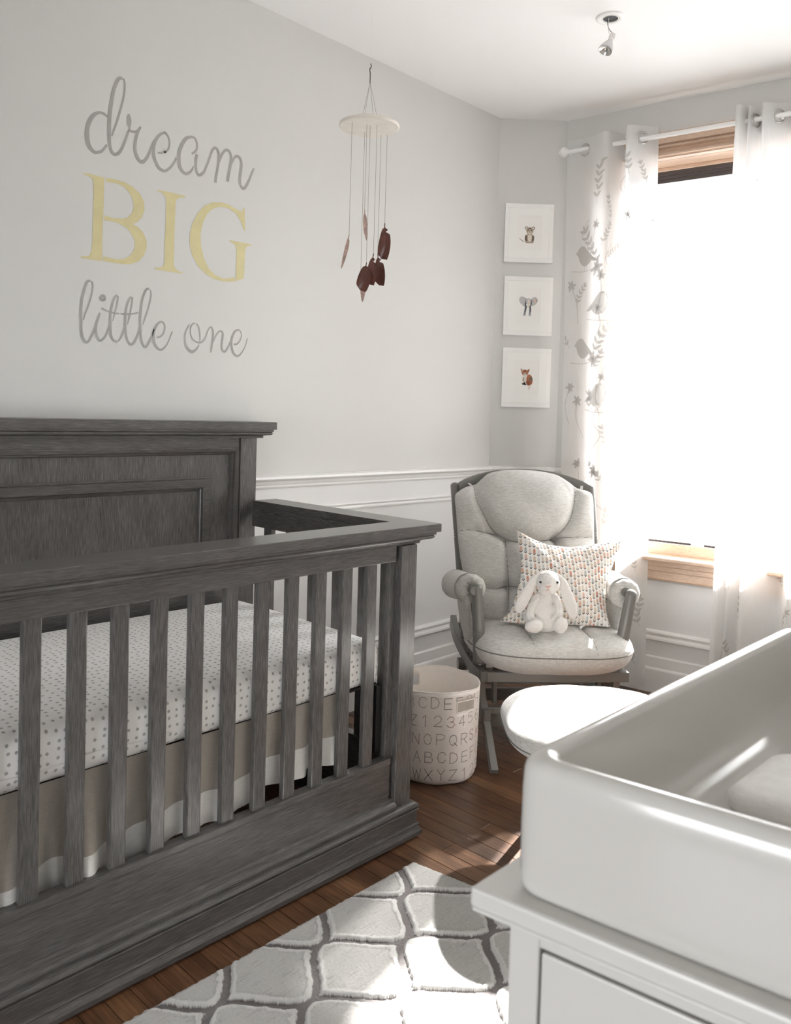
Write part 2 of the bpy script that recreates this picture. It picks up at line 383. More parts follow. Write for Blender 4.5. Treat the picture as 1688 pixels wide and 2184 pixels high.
BLOCKS=[('B',[[(474,1977),(501,1979),(524,1978),(542,1978),(542,1933),(541,1864),(539,1794),(540,1716),(505,1715),(470,1715),(470,1721),(487,1722),(499,1728),(504,1743),(506,1771),(507,1840),(508,1909),(507,1943),(505,1963),(495,1970),(474,1973)],[(547,1977),(574,1981),(609,1979),(640,1970),(666,1953),(680,1930),(683,1906),(675,1881),(660,1862),(641,1851),(660,1845),(679,1831),(692,1808),(693,1784),(684,1757),(664,1733),(637,1721),(608,1717),(579,1716),(543,1717),(544,1732),(564,1730),(591,1729),(617,1736),(636,1750),(650,1772),(651,1792),(643,1812),(625,1832),(596,1844),(566,1847),(544,1844),(544,1860),(573,1858),(605,1861),(624,1869),(638,1886),(644,1905),(641,1929),(629,1948),(609,1964),(582,1969),(547,1966)]]),('I',[[(726,1980),(779,1982),(833,1982),(833,1975),(814,1973),(802,1964),(797,1952),(796,1890),(795,1825),(795,1743),(800,1732),(812,1724),(830,1723),(828,1718),(776,1717),(724,1717),(724,1723),(744,1726),(755,1733),(759,1744),(759,1819),(761,1883),(761,1955),(754,1968),(741,1975),(726,1975)]]),('G',[[(1079,1991),(1084,1909),(1078,1909),(1063,1940),(1041,1964),(1007,1976),(975,1974),(946,1962),(923,1940),(906,1906),(897,1865),(899,1825),(912,1783),(933,1751),(960,1732),(995,1724),(1019,1728),(1043,1737),(1043,1719),(995,1714),(955,1717),(918,1731),(887,1755),(865,1787),(854,1824),(855,1861),(865,1898),(885,1935),(912,1965),(943,1983),(980,1990),(1013,1988),(1043,1979),(1064,1974),(1071,1980),(1073,1990)],[(1016,1864),(1068,1865),(1113,1865),(1112,1859),(1097,1856),(1088,1848),(1085,1829),(1083,1738),(1066,1729),(1049,1723),(1047,1747),(1048,1800),(1048,1836),(1041,1851),(1027,1857),(1016,1860)]])]
FEATHERS=[((1.1366, -0.5, 1.8412), (1.1118, -0.492, 1.7266), 0.0055, 0.01, (0.74, -0.67, 0.05), 0, 0.6), ((1.1842, -0.52, 1.9265), (1.2052, -0.512, 1.8308), 0.0065, -0.012, (0.74, -0.67, 0.05), 0, -0.5), ((1.2999, -0.5, 1.9081), (1.2958, -0.492, 1.787), 0.0155, 0.01, (0.74, -0.67, 0.05), 1, 0.5), ((1.2902, -0.48, 1.8058), (1.3081, -0.472, 1.7014), 0.0135, 0.004, (0.74, -0.67, 0.05), 1, 0.5), ((1.2112, -0.54, 1.7864), (1.2023, -0.532, 1.6852), 0.012, -0.004, (0.74, -0.67, 0.05), 1, -0.4), ((1.1995, -0.52, 1.7575), (1.1794, -0.512, 1.6655), 0.0165, 0.008, (0.74, -0.67, 0.05), 1, 0.3), ((1.2318, -0.46, 1.7451), (1.2493, -0.452, 1.6382), 0.0085, 0.012, (0.74, -0.67, 0.05), 0, 0.9)]
BACK_OUT=[(-0.325, 0.918), (-0.311, 0.939), (-0.277, 0.959), (-0.236, 0.97), (-0.207, 0.995), (-0.176, 1.017), (-0.113, 1.031), (-0.044, 1.035), (0.038, 1.031), (0.113, 1.018), (0.166, 0.989), (0.199, 0.965), (0.24, 0.954), (0.265, 0.935), (0.263, 0.852), (0.256, 0.763), (0.251, 0.64), (0.246, 0.525), (0.238, 0.448), (0.19, 0.419), (-0.032, 0.406), (-0.192, 0.411), (-0.233, 0.428), (-0.256, 0.492), (-0.279, 0.568), (-0.301, 0.627), (-0.314, 0.718), (-0.321, 0.842)]
BACK_SEAMS=[[(-0.246, 0.963), (-0.238, 0.906), (-0.214, 0.85), (-0.19, 0.801), (-0.159, 0.768), (-0.114, 0.747), (-0.075, 0.74), (-0.022, 0.741), (0.031, 0.746), (0.078, 0.759), (0.128, 0.8), (0.159, 0.844), (0.181, 0.907), (0.189, 0.955)], [(-0.332, 0.78), (-0.309, 0.784), (-0.263, 0.786), (-0.217, 0.777), (-0.159, 0.766)], [(0.078, 0.757), (0.145, 0.762), (0.236, 0.766)], [(-0.127, 0.744), (-0.124, 0.656), (-0.123, 0.571), (-0.129, 0.429)], [(-0.291, 0.578), (-0.227, 0.568), (-0.176, 0.561), (-0.124, 0.571), (-0.035, 0.563), (0.07, 0.569), (0.227, 0.577)], [(0.084, 0.753), (0.074, 0.659), (0.052, 0.43)]]
PILLOW=[(-0.106, 0.81), (-0.044, 0.78), (0.019, 0.758), (0.099, 0.751), (0.18, 0.759), (0.253, 0.772), (0.327, 0.784), (0.289, 0.713), (0.257, 0.654), (0.236, 0.614), (0.233, 0.556), (0.229, 0.517), (0.24, 0.444), (0.182, 0.461), (0.089, 0.468), (-0.005, 0.471), (-0.098, 0.471), (-0.196, 0.48), (-0.151, 0.514), (-0.121, 0.582), (-0.102, 0.639), (-0.096, 0.697), (-0.102, 0.755)]
# ================================================================== ROOM
H = 2.73
PA = [(-2.6, 0.0), (2.59, 0.0), (2.826, -0.236)]
PH = radians(8.1)
UC = Vector((sin(PH), -cos(PH), 0)); NC = Vector((-cos(PH), -sin(PH), 0)); OC = Vector((2.826, -0.236, 0))
def C(s, n, z):
    return OC + UC * s + NC * n + Vector((0, 0, z))
LC = 2.30
Cend = C(LC, 0, 0)
Dend = (Cend.x - 0.29, Cend.y - 0.33)
YE = Dend[1]; XB = -2.6
def slab(mb, a, b, t, z0, z1):
    """wall slab along a->b, room on its right-hand side, thickness t outward"""
    a = Vector((a[0], a[1], 0)); b = Vector((b[0], b[1], 0)); d = (b - a).normalized(); n = Vector((-d.y, d.x, 0))
    P = [a, b, b + n * t, a + n * t]
    mb.add([(p.x, p.y, z) for z in (z0, z1) for p in P], [(3, 2, 1, 0), (4, 5, 6, 7), (0, 1, 5, 4), (1, 2, 6, 5), (2, 3, 7, 6), (3, 0, 4, 7)])
def wall(name, segs, mat=None):
    mb = MB()
    for s in segs: slab(mb, *s)
    o = obj(name, mb, mat or M['wall'], kind='structure'); return o
wl = wall('wall_left', [(PA[0], PA[1], 0.15, 0, H)])
wb = wall('wall_corner', [(PA[1], PA[2], 0.15, 0, H)])
# window wall with its opening: s 0.44..1.86, z 0.62..2.50
WS0, WS1, WZ0, WZ1 = 0.235, 1.86, 0.60, 2.475
T = 0.17
mb = MB()
def cbox(mb, s0, s1, n0, n1, z0, z1):
    P = [C(s0, n0, 0), C(s1, n0, 0), C(s1, n1, 0), C(s0, n1, 0)]
    mb.add([(p.x, p.y, z) for z in (z0, z1) for p in P], [(3, 2, 1, 0), (4, 5, 6, 7), (0, 1, 5, 4), (1, 2, 6, 5), (2, 3, 7, 6), (3, 0, 4, 7)])
cbox(mb, 0, WS0, -T, 0, 0, H); cbox(mb, WS1, LC, -T, 0, 0, H); cbox(mb, WS0, WS1, -T, 0, 0, WZ0); cbox(mb, WS0, WS1, -T, 0, WZ1, H)
wc_ = obj('wall_window', mb, M['wall'], kind='structure')
wall('wall_bay_right', [((Cend.x, Cend.y), Dend, 0.15, 0, H)])
# right wall (behind the changing table); the added fill window is in the back wall
mb = MB()
slab(mb, Dend, (0.9, YE), 0.15, 0, H); slab(mb, (-2.1, YE), (XB, YE), 0.15, 0, H)
slab(mb, (0.9, YE), (-2.1, YE), 0.15, 0, H)
obj('wall_right', mb, M['wall'], kind='structure')
mb = MB()
FILL_WIN = (-2.60, -1.70, 0.25, 1.40)  # unseen window, added behind the camera to give frontal fill light
slab(mb, (XB, YE), (XB, FILL_WIN[0]), 0.15, 0, H); slab(mb, (XB, FILL_WIN[1]), (XB, 0), 0.15, 0, H)
slab(mb, (XB, FILL_WIN[0]), (XB, FILL_WIN[1]), 0.15, 0, FILL_WIN[2]); slab(mb, (XB, FILL_WIN[0]), (XB, FILL_WIN[1]), 0.15, FILL_WIN[3], H)
obj('wall_back', mb, M['wall'], kind='structure')
mb = MB(); mb.box(XB - 0.03, XB, FILL_WIN[0], FILL_WIN[0] + .05, FILL_WIN[2], FILL_WIN[3]); mb.box(XB - 0.03, XB, FILL_WIN[1] - .05, FILL_WIN[1], FILL_WIN[2], FILL_WIN[3])
mb.box(XB - 0.03, XB, FILL_WIN[0] + .05, FILL_WIN[1] - .05, FILL_WIN[2], FILL_WIN[2] + .05); mb.box(XB - 0.03, XB, FILL_WIN[0] + .05, FILL_WIN[1] - .05, FILL_WIN[3] - .05, FILL_WIN[3])
fill_win = obj('added_fill_window', mb, M['white'], kind='structure')
mb = MB(); mb.box(XB - 0.018, XB - 0.014, FILL_WIN[0] + .05, FILL_WIN[1] - .05, FILL_WIN[2] + .05, FILL_WIN[3] - .05)
obj('pane', mb, M['glass'], fill_win)
outl = [(XB - .2, 0.2), (2.9, 0.2), (3.6, -0.3), (3.6, YE - .3), (XB - .2, YE - .3)]
mb = MB(); mb.prism(outl, lambda a, b, h: (a, b, H + h), 0.12)
obj('ceiling', mb, M['ceil'], kind='structure')
mb = MB(); mb.prism(outl, lambda a, b, h: (a, b, -0.13 + h), 0.115)
fl = obj('floor', mb, M['oak'][0], kind='structure')
# oak boards run across the room (along y), 58 mm wide
random.seed(4)
bw = 0.058
meshes = {}
nb = 0
x = -2.60; row = 0
while x < 3.05 and nb < 290:
    if x < -0.25:      # not seen: joined rows
        x += bw; row += 1; continue
    y = 0.0 - random.random() * 0.7
    ends = [0.0]
    while y > YE:
        ends.append(y); y -= random.uniform(0.45, 1.3)
    ends.append(YE)
    for a, b in zip(ends[:-1], ends[1:]):
        if a < -2.0: 
            b = YE
        if abs(a - b) < 0.06: continue
        mb = MB(); g = 0.0006
        z = -random.uniform(0, 0.0006)
        mb.box(x + g, x + bw - g, b + g, a - g, -0.0145, z)
        o = obj('board', mb, M['oak'][random.randrange(5)], fl, bevel=0.0008, seg=1)
        nb += 1
        if b == YE: break
    x += bw; row += 1
mb = MB(); xx = -2.60
while xx < -0.27:
    mb.box(xx + .0006, xx + bw - .0006, YE, 0, -0.0145, 0); xx += bw
o = obj('boards_by_door', mb, M['oak'][1], fl, kind='stuff')

def offset_path(P, o):
    out = []
    n = len(P)
    for i in range(n):
        ds = []
        if i > 0: ds.append((Vector(P[i]) - Vector(P[i - 1])).normalized())
        if i < n - 1: ds.append((Vector(P[i + 1]) - Vector(P[i])).normalized())
        ns = [Vector((d.y, -d.x)) for d in ds]
        if len(ns) == 1: v = ns[0] * o
        else:
            m = (ns[0] + ns[1]).normalized(); v = m * (o / max(0.3, m.dot(ns[0])))
        out.append(Vector(P[i]) + v)
    return out
def molding(name, P, prof, mat, parent=None, kind=None, lab=None):
    mb = MB(); rows = []
    for o, z in prof:
        q = offset_path(P, o); rows.append([(p.x, p.y, z) for p in q])
    mb.grid(rows)
    return obj(name, mb, mat, parent, kind=kind, label=lab)
PAB = [(-2.6, 0.0), (2.59, 0.0), (2.826, -0.236), (C(0.14, 0, 0).x, C(0.14, 0, 0).y)]
PFULL = [(-2.6, 0.0), (2.59, 0.0), (2.826, -0.236), (Cend.x, Cend.y), Dend, (0.9, YE), (XB, YE)]
PA3 = PAB[:3]
# painted wainscot skin
molding('trim_1', PAB, [(0.0, 0.968), (0.004, 0.968), (0.004, 0.16)], M['wains'], kind='structure')
pc = [(C(0, 0, 0).x, C(0, 0, 0).y), (Cend.x, Cend.y), Dend, (XB, YE)]
molding('trim_2', pc, [(0.0, 0.52), (0.0035, 0.52), (0.0035, 0.16)], M['wains'], kind='structure')
molding('trim_3', PAB, [(0, 1.016), (0.020, 1.014), (0.032, 1.009), (0.034, 1.001), (0.030, 0.996), (0.020, 0.991), (0.016, 0.980), (0.013, 0.976), (0.013, 0.970), (0.010, 0.964), (0.004, 0.962)], M['white'], kind='structure')
molding('trim_4', PAB, [(0.004, 0.888), (0.012, 0.886), (0.015, 0.881), (0.013, 0.877), (0.008, 0.873), (0.010, 0.868), (0.013, 0.865), (0.012, 0.860), (0.004, 0.858)], M['white'], kind='structure')
molding('trim_5', PFULL, [(0.0035, 0.292), (0.014, 0.288), (0.018, 0.280), (0.015, 0.272), (0.010, 0.268), (0.012, 0.262), (0.019, 0.257), (0.020, 0.248), (0.016, 0.243), (0.0035, 0.241)], M['white'], kind='structure')
molding('baseboard_left', PFULL, [(0.0, 0.170), (0.008, 0.169), (0.012, 0.163), (0.013, 0.118), (0.017, 0.113), (0.019, 0.106), (0.019, 0.0)], M['white'], kind='structure')

# ---- window: casing, stool, apron, sash, pane
mbw = MB()
CW = 0.085
for s0, s1 in ((WS0 - CW, WS0 + .005), (WS1 - .005, WS1 + CW)):
    cbox(mbw, s0, s1, 0.0, 0.020, 0.60, 2.58)
win = obj('window_1', mbw, M['pine'], kind='structure', bevel=0.003)
def cprof(name, s0, s1, prof, mat, **k):
    mb = MB(); mb.grid([[C(s0, n, z), C(s1, n, z)] for n, z in prof])
    for s in (s0, s1): mb.fan([C(s, n, z) for n, z in prof])
    return obj(name, mb, mat, win, **k)
cprof('head_casing', WS0 - CW, WS1 + CW, [(0, 2.584), (0.030, 2.582), (0.030, 2.532), (0.016, 2.530), (0.016, 2.523), (0.028, 2.521), (0.028, 2.515), (0.010, 2.511), (0.014, 2.500), (0.030, 2.486), (0.034, 2.476), (0.022, 2.472), (0.022, 2.466), (0.012, 2.464), (0.0, 2.462)], M['pine'])
cprof('apron', WS0 - CW, WS1 + CW, [(0, 0.618), (0.022, 0.617), (0.022, 0.596), (0.018, 0.590), (0.019, 0.572), (0.016, 0.566), (0.018, 0.545), (0.022, 0.535), (0.020, 0.528), (0.0, 0.527)], M['pine'])
mb = MB(); cbox(mb, WS0 - CW - .02, WS1 + CW + .02, -0.115, 0.045, 0.617, 0.637)
obj('stool', mb, M['pine'], win, bevel=0.006)
mb = MB()   # jambs and sash
cbox(mb, WS0, WS0 + .018, -T, -0.0, 0.63, 2.46); cbox(mb, WS1 - .018, WS1, -T, 0.0, 0.63, 2.46); cbox(mb, WS0, WS1, -T, 0.0, 2.460, 2.4745)
cbox(mb, WS0, WS1, -0.115, -0.07, 0.636, 0.690); cbox(mb, WS0, WS1, -0.135, -0.100, 2.443, 2.460)
cbox(mb, WS0, WS0 + .05, -0.115, -0.07, 0.66, 2.46); cbox(mb, WS1 - .05, WS1, -0.115, -0.07, 0.66, 2.46)
obj('sash', mb, M['pine'], win, bevel=0.003)
mb = MB()
cbox(mb, WS0 + .04, WS1 - .04, -0.125, -0.085, 0.688, 0.700); cbox(mb, WS0 + .04, WS1 - .04, -0.14, -0.108, 2.424, 2.4435); cbox(mb, WS0 + .04, WS1 - .04, -0.145, -0.114, 2.410, 2.424)
cbox(mb, WS0 + .04, WS1 - .04, -0.15, -0.120, 2.392, 2.410)
cbox(mb, WS0 + .04, WS0 + .052, -0.125, -0.085, 0.69, 2.43); cbox(mb, WS1 - .052, WS1 - .04, -0.125, -0.085, 0.69, 2.43)
obj('weather_strip', mb, M['vinyl'], win, bevel=0.001)
mb = MB(); cbox(mb, WS0 + .05, WS1 - .05, -0.124, -0.120, 0.70, 2.394)
obj('pane', mb, M['glass'], win)
mb = MB(); cbox(mb, 0.655, 0.715, -0.085, -0.0835, 0.690, 0.6985)
obj('maker_label', mb, M['plastic'], win, label='small white printed sticker on the sash')

# portals guide the sampling of the real sky through the bay window and the added fill window
for loc, rot, sx, sy in ((C((WS0 + WS1) / 2, -0.16, 1.53), NC, WS1 - WS0, 1.8), (Vector((XB - 0.14, (FILL_WIN[0] + FILL_WIN[1]) / 2, .825)), Vector((1, 0, 0)), .9, 1.15)):
    L = bpy.data.lights.new('sky_portal', 'AREA'); L.shape = 'RECTANGLE'; L.size = sx; L.size_y = sy; L.cycles.is_portal = True
    o = bpy.data.objects.new('sky_portal', L); COL.objects.link(o); o.location = loc
    zax = -rot; xax = Vector((0, 0, 1)).cross(zax).normalized(); yax = zax.cross(xax)
    o.matrix_world = Matrix.Translation(loc) @ Matrix((xax, yax, zax)).transposed().to_4x4()

# ---- outside: the pale house across the street and its garden wall
def outside():
    hw = thing('house', 'pale rendered house across the street seen through the window pane', 'house', (16, -6, -3))
    mh = plain('pale_render', lin(235), 0.9); md = plain('grey_roof', lin(90), 0.9); mw = plain('dark_pane_grey', lin(58), 0.6)  # house panes are one even dark grey
    mb = MB(); mb.box(16, 22, -14, 9, -3.2, 2.0); obj('wall', mb, mh, hw)
    mb = MB(); mb.prism([(15.6, 2.0), (22.4, 2.0), (19, 4.2)], lambda a, b, h: (a, -14.3 + h, b), 23.6); obj('roof', mb, md, hw)
    for y in (-11, -7.5, -4, -0.5, 3, 6.5):
        for z in (-2.0, 0.2):
            mb = MB(); mb.box(15.95, 16.02, y, y + 1.1, z, z + 1.2); o = obj('window', mb, M['white'], hw)
            mb = MB(); mb.box(15.93, 15.96, y + .08, y + 1.02, z + .08, z + 1.12); obj('pane', mb, mw, o)
    mg = plain('painted_iron', lin(66), 0.7)
    r = thing('porch_railing', 'grey iron porch railing just beyond the window sill', 'railing', (5.5, -1.5, -0.4))
    mb = MB(); mb.box(5.45, 5.55, -6, 3, 0.42, 0.47); obj('top_rail', mb, mg, r)
    mb = MB(); mb.box(5.47, 5.53, -6, 3, -0.35, -0.30); obj('bottom_rail', mb, mg, r)
    for k in range(12):
        y = -6 + 0.8 * k
        mb = MB(); mb.box(5.47, 5.53, y, y + .05, -3.2, 0.42); obj('post', mb, mg, r)
    g = MB(); g.box(3.7, 40, -40, 40, -3.3, -3.2)
    obj('street', g, plain('pavement', lin(170), 0.9), kind='structure')
outside()

# ================================================================== CURTAINS
def curtain(name, label, plan, s_shift, seed, motifs, grom, group):
    t = thing(name, label, 'curtain', C(plan[0][0], 0.085, 0), group)
    P = catmull(plan, 10)
    L = [0]
    for a, b in zip(P[:-1], P[1:]): L.append(L[-1] + hypot(b[0] - a[0], b[1] - a[1]))
    ZT, ZB = 2.603, 0.03
    def pos(u, z, o=0.0):
        """u arc length, z height, o offset towards the room"""
        u = max(0, min(L[-1] - 1e-6, u))
        lo, hi = 0, len(L) - 1
        while hi - lo > 1:
            m = (lo + hi) // 2
            if L[m] <= u: lo = m
            else: hi = m
        f = (u - L[lo]) / max(1e-9, L[hi] - L[lo])
        s = P[lo][0] + (P[hi][0] - P[lo][0]) * f; n = P[lo][1] + (P[hi][1] - P[lo][1]) * f
        ds, dn = P[hi][0] - P[lo][0], P[hi][1] - P[lo][1]; d = hypot(ds, dn) or 1
        k = (ZT - z) / (ZT - ZB)
        n2 = 0.085 + (n - 0.085) * (1 + 0.25 * k + 0.18 * sin(3 * z + u * 6 + seed)) + 0.01 * k * sin(5 * u + seed)
        s2 = s + s_shift(k, s)
        sg = 1 if ds >= 0 else -1
        return C(s2 - sg * dn / d * o, n2 + sg * ds / d * o, z + 0.006 * sin(u * 9 + seed) * (1 - k))
    nu, nz = int(L[-1] / 0.009), 46
    mb = MB()
    mb.grid([[pos(L[-1] * i / nu, ZB + (ZT - ZB) * (j / nz)) for j in range(nz + 1)] for i in range(nu + 1)])
    o = obj('panel', mb, M['sheer'], t, smooth=True)
    mb = MB()
    mb.grid([[pos(L[-1] * i / nu, z, -0.0015) for z in (2.495, 2.53, 2.57, 2.60)] for i in range(nu + 1)])
    obj('top_hem', mb, M['sheer'], t, smooth=True)
    # print: leafy branches, blossoms, birds
    rnd = random.Random(seed)
    mb = MB()
    def put(poly):
        c = (sum(p[0] for p in poly) / len(poly), sum(p[1] for p in poly) / len(poly))
        if not (0.01 < c[0] < L[-1] - 0.01 and 0.08 < c[1] < 2.48): return
        mb.fan([pos(a, b, 0.0022) for a, b in poly], pos(c[0], c[1], 0.0022))
    def leaf(x, z, ang, ln, w):
        pts = []
        for i in range(10):
            a = 2 * pi * i / 10; px, py = (0.5 - 0.5 * cos(a)) * ln, sin(a) * w * (0.75 + 0.25 * cos(a))
            pts.append((x + px * cos(ang) - py * sin(ang), z + px * sin(ang) + py * cos(ang)))
        put(pts)
    def stem(pts, w=0.0016):
        pts = catmull(pts, 5)
        for a, b in zip(pts[:-1], pts[1:]):
            d = hypot(b[0] - a[0], b[1] - a[1]) or 1; nx, ny = -(b[1] - a[1]) / d * w, (b[0] - a[0]) / d * w
            put([(a[0] + nx, a[1] + ny), (b[0] + nx, b[1] + ny), (b[0] - nx, b[1] - ny), (a[0] - nx, a[1] - ny)])
        return pts
    def sprig(x, z, ang, n=5, ln=0.035):
        px, pz = x, z; pts = [(x, z)]
        for i in range(n):
            ang += rnd.uniform(-0.25, 0.25); px += cos(ang) * ln * .8; pz += sin(ang) * ln * .8; pts.append((px, pz))
            for sgn in (-1, 1):
                leaf(px, pz, ang + sgn * rnd.uniform(0.6, 0.9), ln * rnd.uniform(.75, 1.05), ln * 0.24)
        leaf(px, pz, ang, ln, ln * 0.25)
        stem(pts, 0.0012)
    def blossom(x, z, r):
        for i in range(6): leaf(x, z, i * pi / 3 + rnd.random() * .4, r * rnd.uniform(.8, 1.2), r * 0.32)
    def bird(x, z, k, f=1):
        body = [(0, 0), (.012, .022), (.03, .034), (.05, .03), (.065, .012), (.09, -.012), (.112, -.03), (.135, -.052), (.12, -.054), (.10, -.048), (.085, -.062), (.06, -.075), (.035, -.07), (.018, -.05), (.008, -.02), (-.008, -.002)]
        put([(x + f * a * k, z + b * k) for a, b in body])
        stem([(x + f * .05 * k, z - .072 * k), (x + f * .05 * k, z - .1 * k)], 0.001); stem([(x + f * .065 * k, z - .072 * k), (x + f * .068 * k, z - .1 * k)], 0.001)
        stem([(x - f * .03 * k, z - .098 * k), (x + f * .05 * k, z - .102 * k), (x + f * .13 * k, z - .09 * k)], 0.0016)
    for m_ in motifs:
        k = m_[0]
        if k == 'bird': bird(*m_[1:])
        elif k == 'sprig': sprig(*m_[1:])
        elif k == 'blossom': blossom(*m_[1:])
        elif k == 'stem': stem(m_[1])
    z = 0.1; 
    while z < 2.4:
        for u0 in [L[-1] * q for q in (0.12, 0.3, 0.45, 0.62, 0.8, 0.93)]:
            q = rnd.random(); u = u0 + rnd.uniform(-.04, .04); zz = z + rnd.uniform(-.06, .06)
            if q < .38: sprig(u, zz, rnd.uniform(.6, 2.4), rnd.randint(3, 5), rnd.uniform(.022, .034))
            elif q < .62: blossom(u, zz, rnd.uniform(.018, .03)); stem([(u, zz), (u + rnd.uniform(-.04, .04), zz - .09), (u + rnd.uniform(-.05, .05), zz - .18)])
            elif q < .8: stem([(u, zz), (u + .03, zz + .06), (u - .01, zz + .13), (u + .03, zz + .2)])
        z += 0.15
    obj('printed_branches', mb, M['print'], t, smooth=True, kind='stuff')
    for u in grom:
        # find arc length at the rod crossing nearest plan coordinate s=u
        best = min(range(len(P)), key=lambda i: abs(P[i][0] - u) + 3 * abs(P[i][1] - 0.085))
        p0 = pos(L[best], 2.548); p1 = pos(L[best] + .02, 2.548); d = (p1 - p0).normalized(); up = Vector((0, 0, 1)); nn = d.cross(up).normalized()
        rings = []
        for i in range(24):
            a = 2 * pi * i / 24; e = d * cos(a) + up * sin(a)
            rings.append([p0 + e * (0.026 + 0.0045 * cos(b)) + nn * 0.004 * sin(b) for b in [2 * pi * j / 8 for j in range(8)]])
        mb = MB(); mb.grid(rings, True, True); obj('grommet', mb, M['steel'], t, smooth=True)
    return t
curtain('sheer_curtain', 'sheer white curtain with grey bird print, left of the window behind the armchair',
        [(.033, .065), (.08, .078), (.133, .085), (.19, .11), (.235, .135), (.262, .13), (.272, .09), (.292, .04), (.32, .035), (.338, .075), (.345, .12), (.365, .125), (.408, .085), (.44, .06), (.47, .05)],
        lambda k, s: k * (0.045 - 0.02 * s), 3,
        [('bird', .27, 1.83, 1.0, -1), ('bird', .27, 1.40, 1.0, -1), ('bird', .07, 2.06, .9, 1), ('bird', .07, 1.62, .9, 1), ('sprig', .19, 2.28, 1.7, 6, .04), ('sprig', .2, 1.98, 1.6, 6, .04), ('blossom', .2, 1.98, .04), ('sprig', .2, 1.56, 1.5, 6, .04), ('blossom', .19, 1.55, .04)],
        (.133, .408), 'sheer printed curtains at the window')
rp = [(.818, .10), (.824, .13), (.842, .135), (.855, .09), (.862, .06), (.868, .11), (.876, .125), (.896, .085), (.915, .05), (.925, .10), (.932, .14), (.955, .12), (.985, .085), (1.03, .05), (1.07, .045)]
q = 1.07
while q < 1.85:
    rp += [(q + .03, .10), (q + .05, .135), (q + .09, .085), (q + .13, .045)]; q += .14
curtain('sheer_curtain', 'sheer white curtain with grey bird print, right of the window behind the changing tray',
        rp, lambda k, s: k * (-0.006 + 0.0 * s), 8, [('bird', .62, .72, 1.1, 1), ('sprig', .7, .68, 1.2, 6, .04)], (.896, .985, 1.16, 1.30, 1.44, 1.58, 1.72), 'sheer printed curtains at the window')
# rod
t = thing('curtain_rod', 'white curtain rod with round end knob above the window', 'curtain rod', C(0.95, 0, 2.548))
mb = MB(); mb.tube([C(0.045, .085, 2.548), C(1.95, .085, 2.548)], 0.0105, 16); obj('rod', mb, M['white'], t, smooth=True)
for s, sg in ((0.045, -1), (1.95, 1)):
    mb = MB()
    Mx = Matrix.Translation(C(s, .085, 2.548)) @ (UC * sg).to_track_quat('Z', 'Y').to_matrix().to_4x4()
    mb.lathe([(0, .05), (.004, .048), (.008, .042), (.018, .036), (.024, .026), (.026, .018), (.022, .008), (.013, .002), (.013, -.01)], 20, Mx)
    obj('finial', mb, M['white'], t, smooth=True)
for s in (0.06, 1.0, 1.92):
    mb = MB(); mb.tube([C(s, 0.0, 2.54), C(s, .07, 2.54), C(s, .085, 2.535)], 0.006, 8); mb.lathe([(0, .006), (.02, .005), (.022, 0), (.022, -.002)], 16, Matrix.Translation(C(s, .001, 2.54)) @ NC.to_track_quat('Z', 'Y').to_matrix().to_4x4())
    obj('bracket', mb, M['white'], t)

# ================================================================== CEILING LIGHT
t = thing('ceiling_light', 'white recessed ceiling light ring with bare spot bulb hanging on its wires', 'ceiling light', (2.021, -.916, H))
mt = Matrix.Translation((2.021, -.916, H))
mb = MB(); mb.lathe([(.053, 0), (.052, -.003), (.046, -.006), (.034, -.005), (.030, -.0035), (.0298, -.001)], 40, mt); obj('trim_ring', mb, M['white'], t, smooth=True)
mb = MB(); mb.lathe([(.030, -.002), (.029, -.0055), (.0275, -.0055), (.0268, -.002)], 40, mt); obj('inner_ring', mb, M['plastic'], t, smooth=True)
mb = MB(); mb.lathe([(.0268, -.0012), (.0001, -.0012)], 40, mt); obj('dark_recess_disc', mb, plain('recess_shade_grey', lin(60), .6), t)  # flat dark disc in place of a hole; recess shade is its colour
mb = MB(); c0 = Vector((2.021, -.916, H))
R_ = Vector((sin(_y), -cos(_y), 0)); F_ = Vector((cos(_y), sin(_y), 0))
def cl(a, b, z): return c0 + R_ * a + F_ * b + Vector((0, 0, z))
mb.tube(catmull([cl(-.010, 0, -.002), cl(-.010, 0, -.02), cl(-.004, 0, -.04), cl(.006, 0, -.052), cl(.013, 0, -.06)], 6), .0011, 6); obj('wire', mb, M['black'], t)
mb = MB(); mb.tube(catmull([cl(-.007, 0, -.002), cl(-.007, 0, -.03), cl(-.004, 0, -.052), cl(.002, 0, -.062), cl(.011, 0, -.06)], 6), .0011, 6); obj('wire', mb, M['plastic'], t)
ax = (R_ * -.45 + F_ * -.25 + Vector((0, 0, -1))).normalized()
Mx = Matrix.Translation(cl(.012, 0, -.060)) @ ax.to_track_quat('Z', 'Y').to_matrix().to_4x4()
mb = MB(); mb.lathe([(0, 0), (.011, .001), (.012, .012), (.0118, .018), (.0095, .019), (.0095, .030), (.0001, .030)], 20, Mx); obj('lamp_socket', mb, M['plastic'], t, bevel=.0005)
mb = MB(); mb.lathe([(.008, .028), (.011, .034), (.0145, .040), (.021, .052), (.026, .066), (.0265, .074), (.024, .075)], 28, Mx); o = obj('bulb', mb, plain('frosted_reflector', lin(205), .25), t, smooth=True)
mb = MB(); mb.lathe([(.024, .0745), (.018, .068), (.010, .060), (.0001, .058)], 28, Mx); obj('reflector', mb, M['steel'], o, smooth=True)

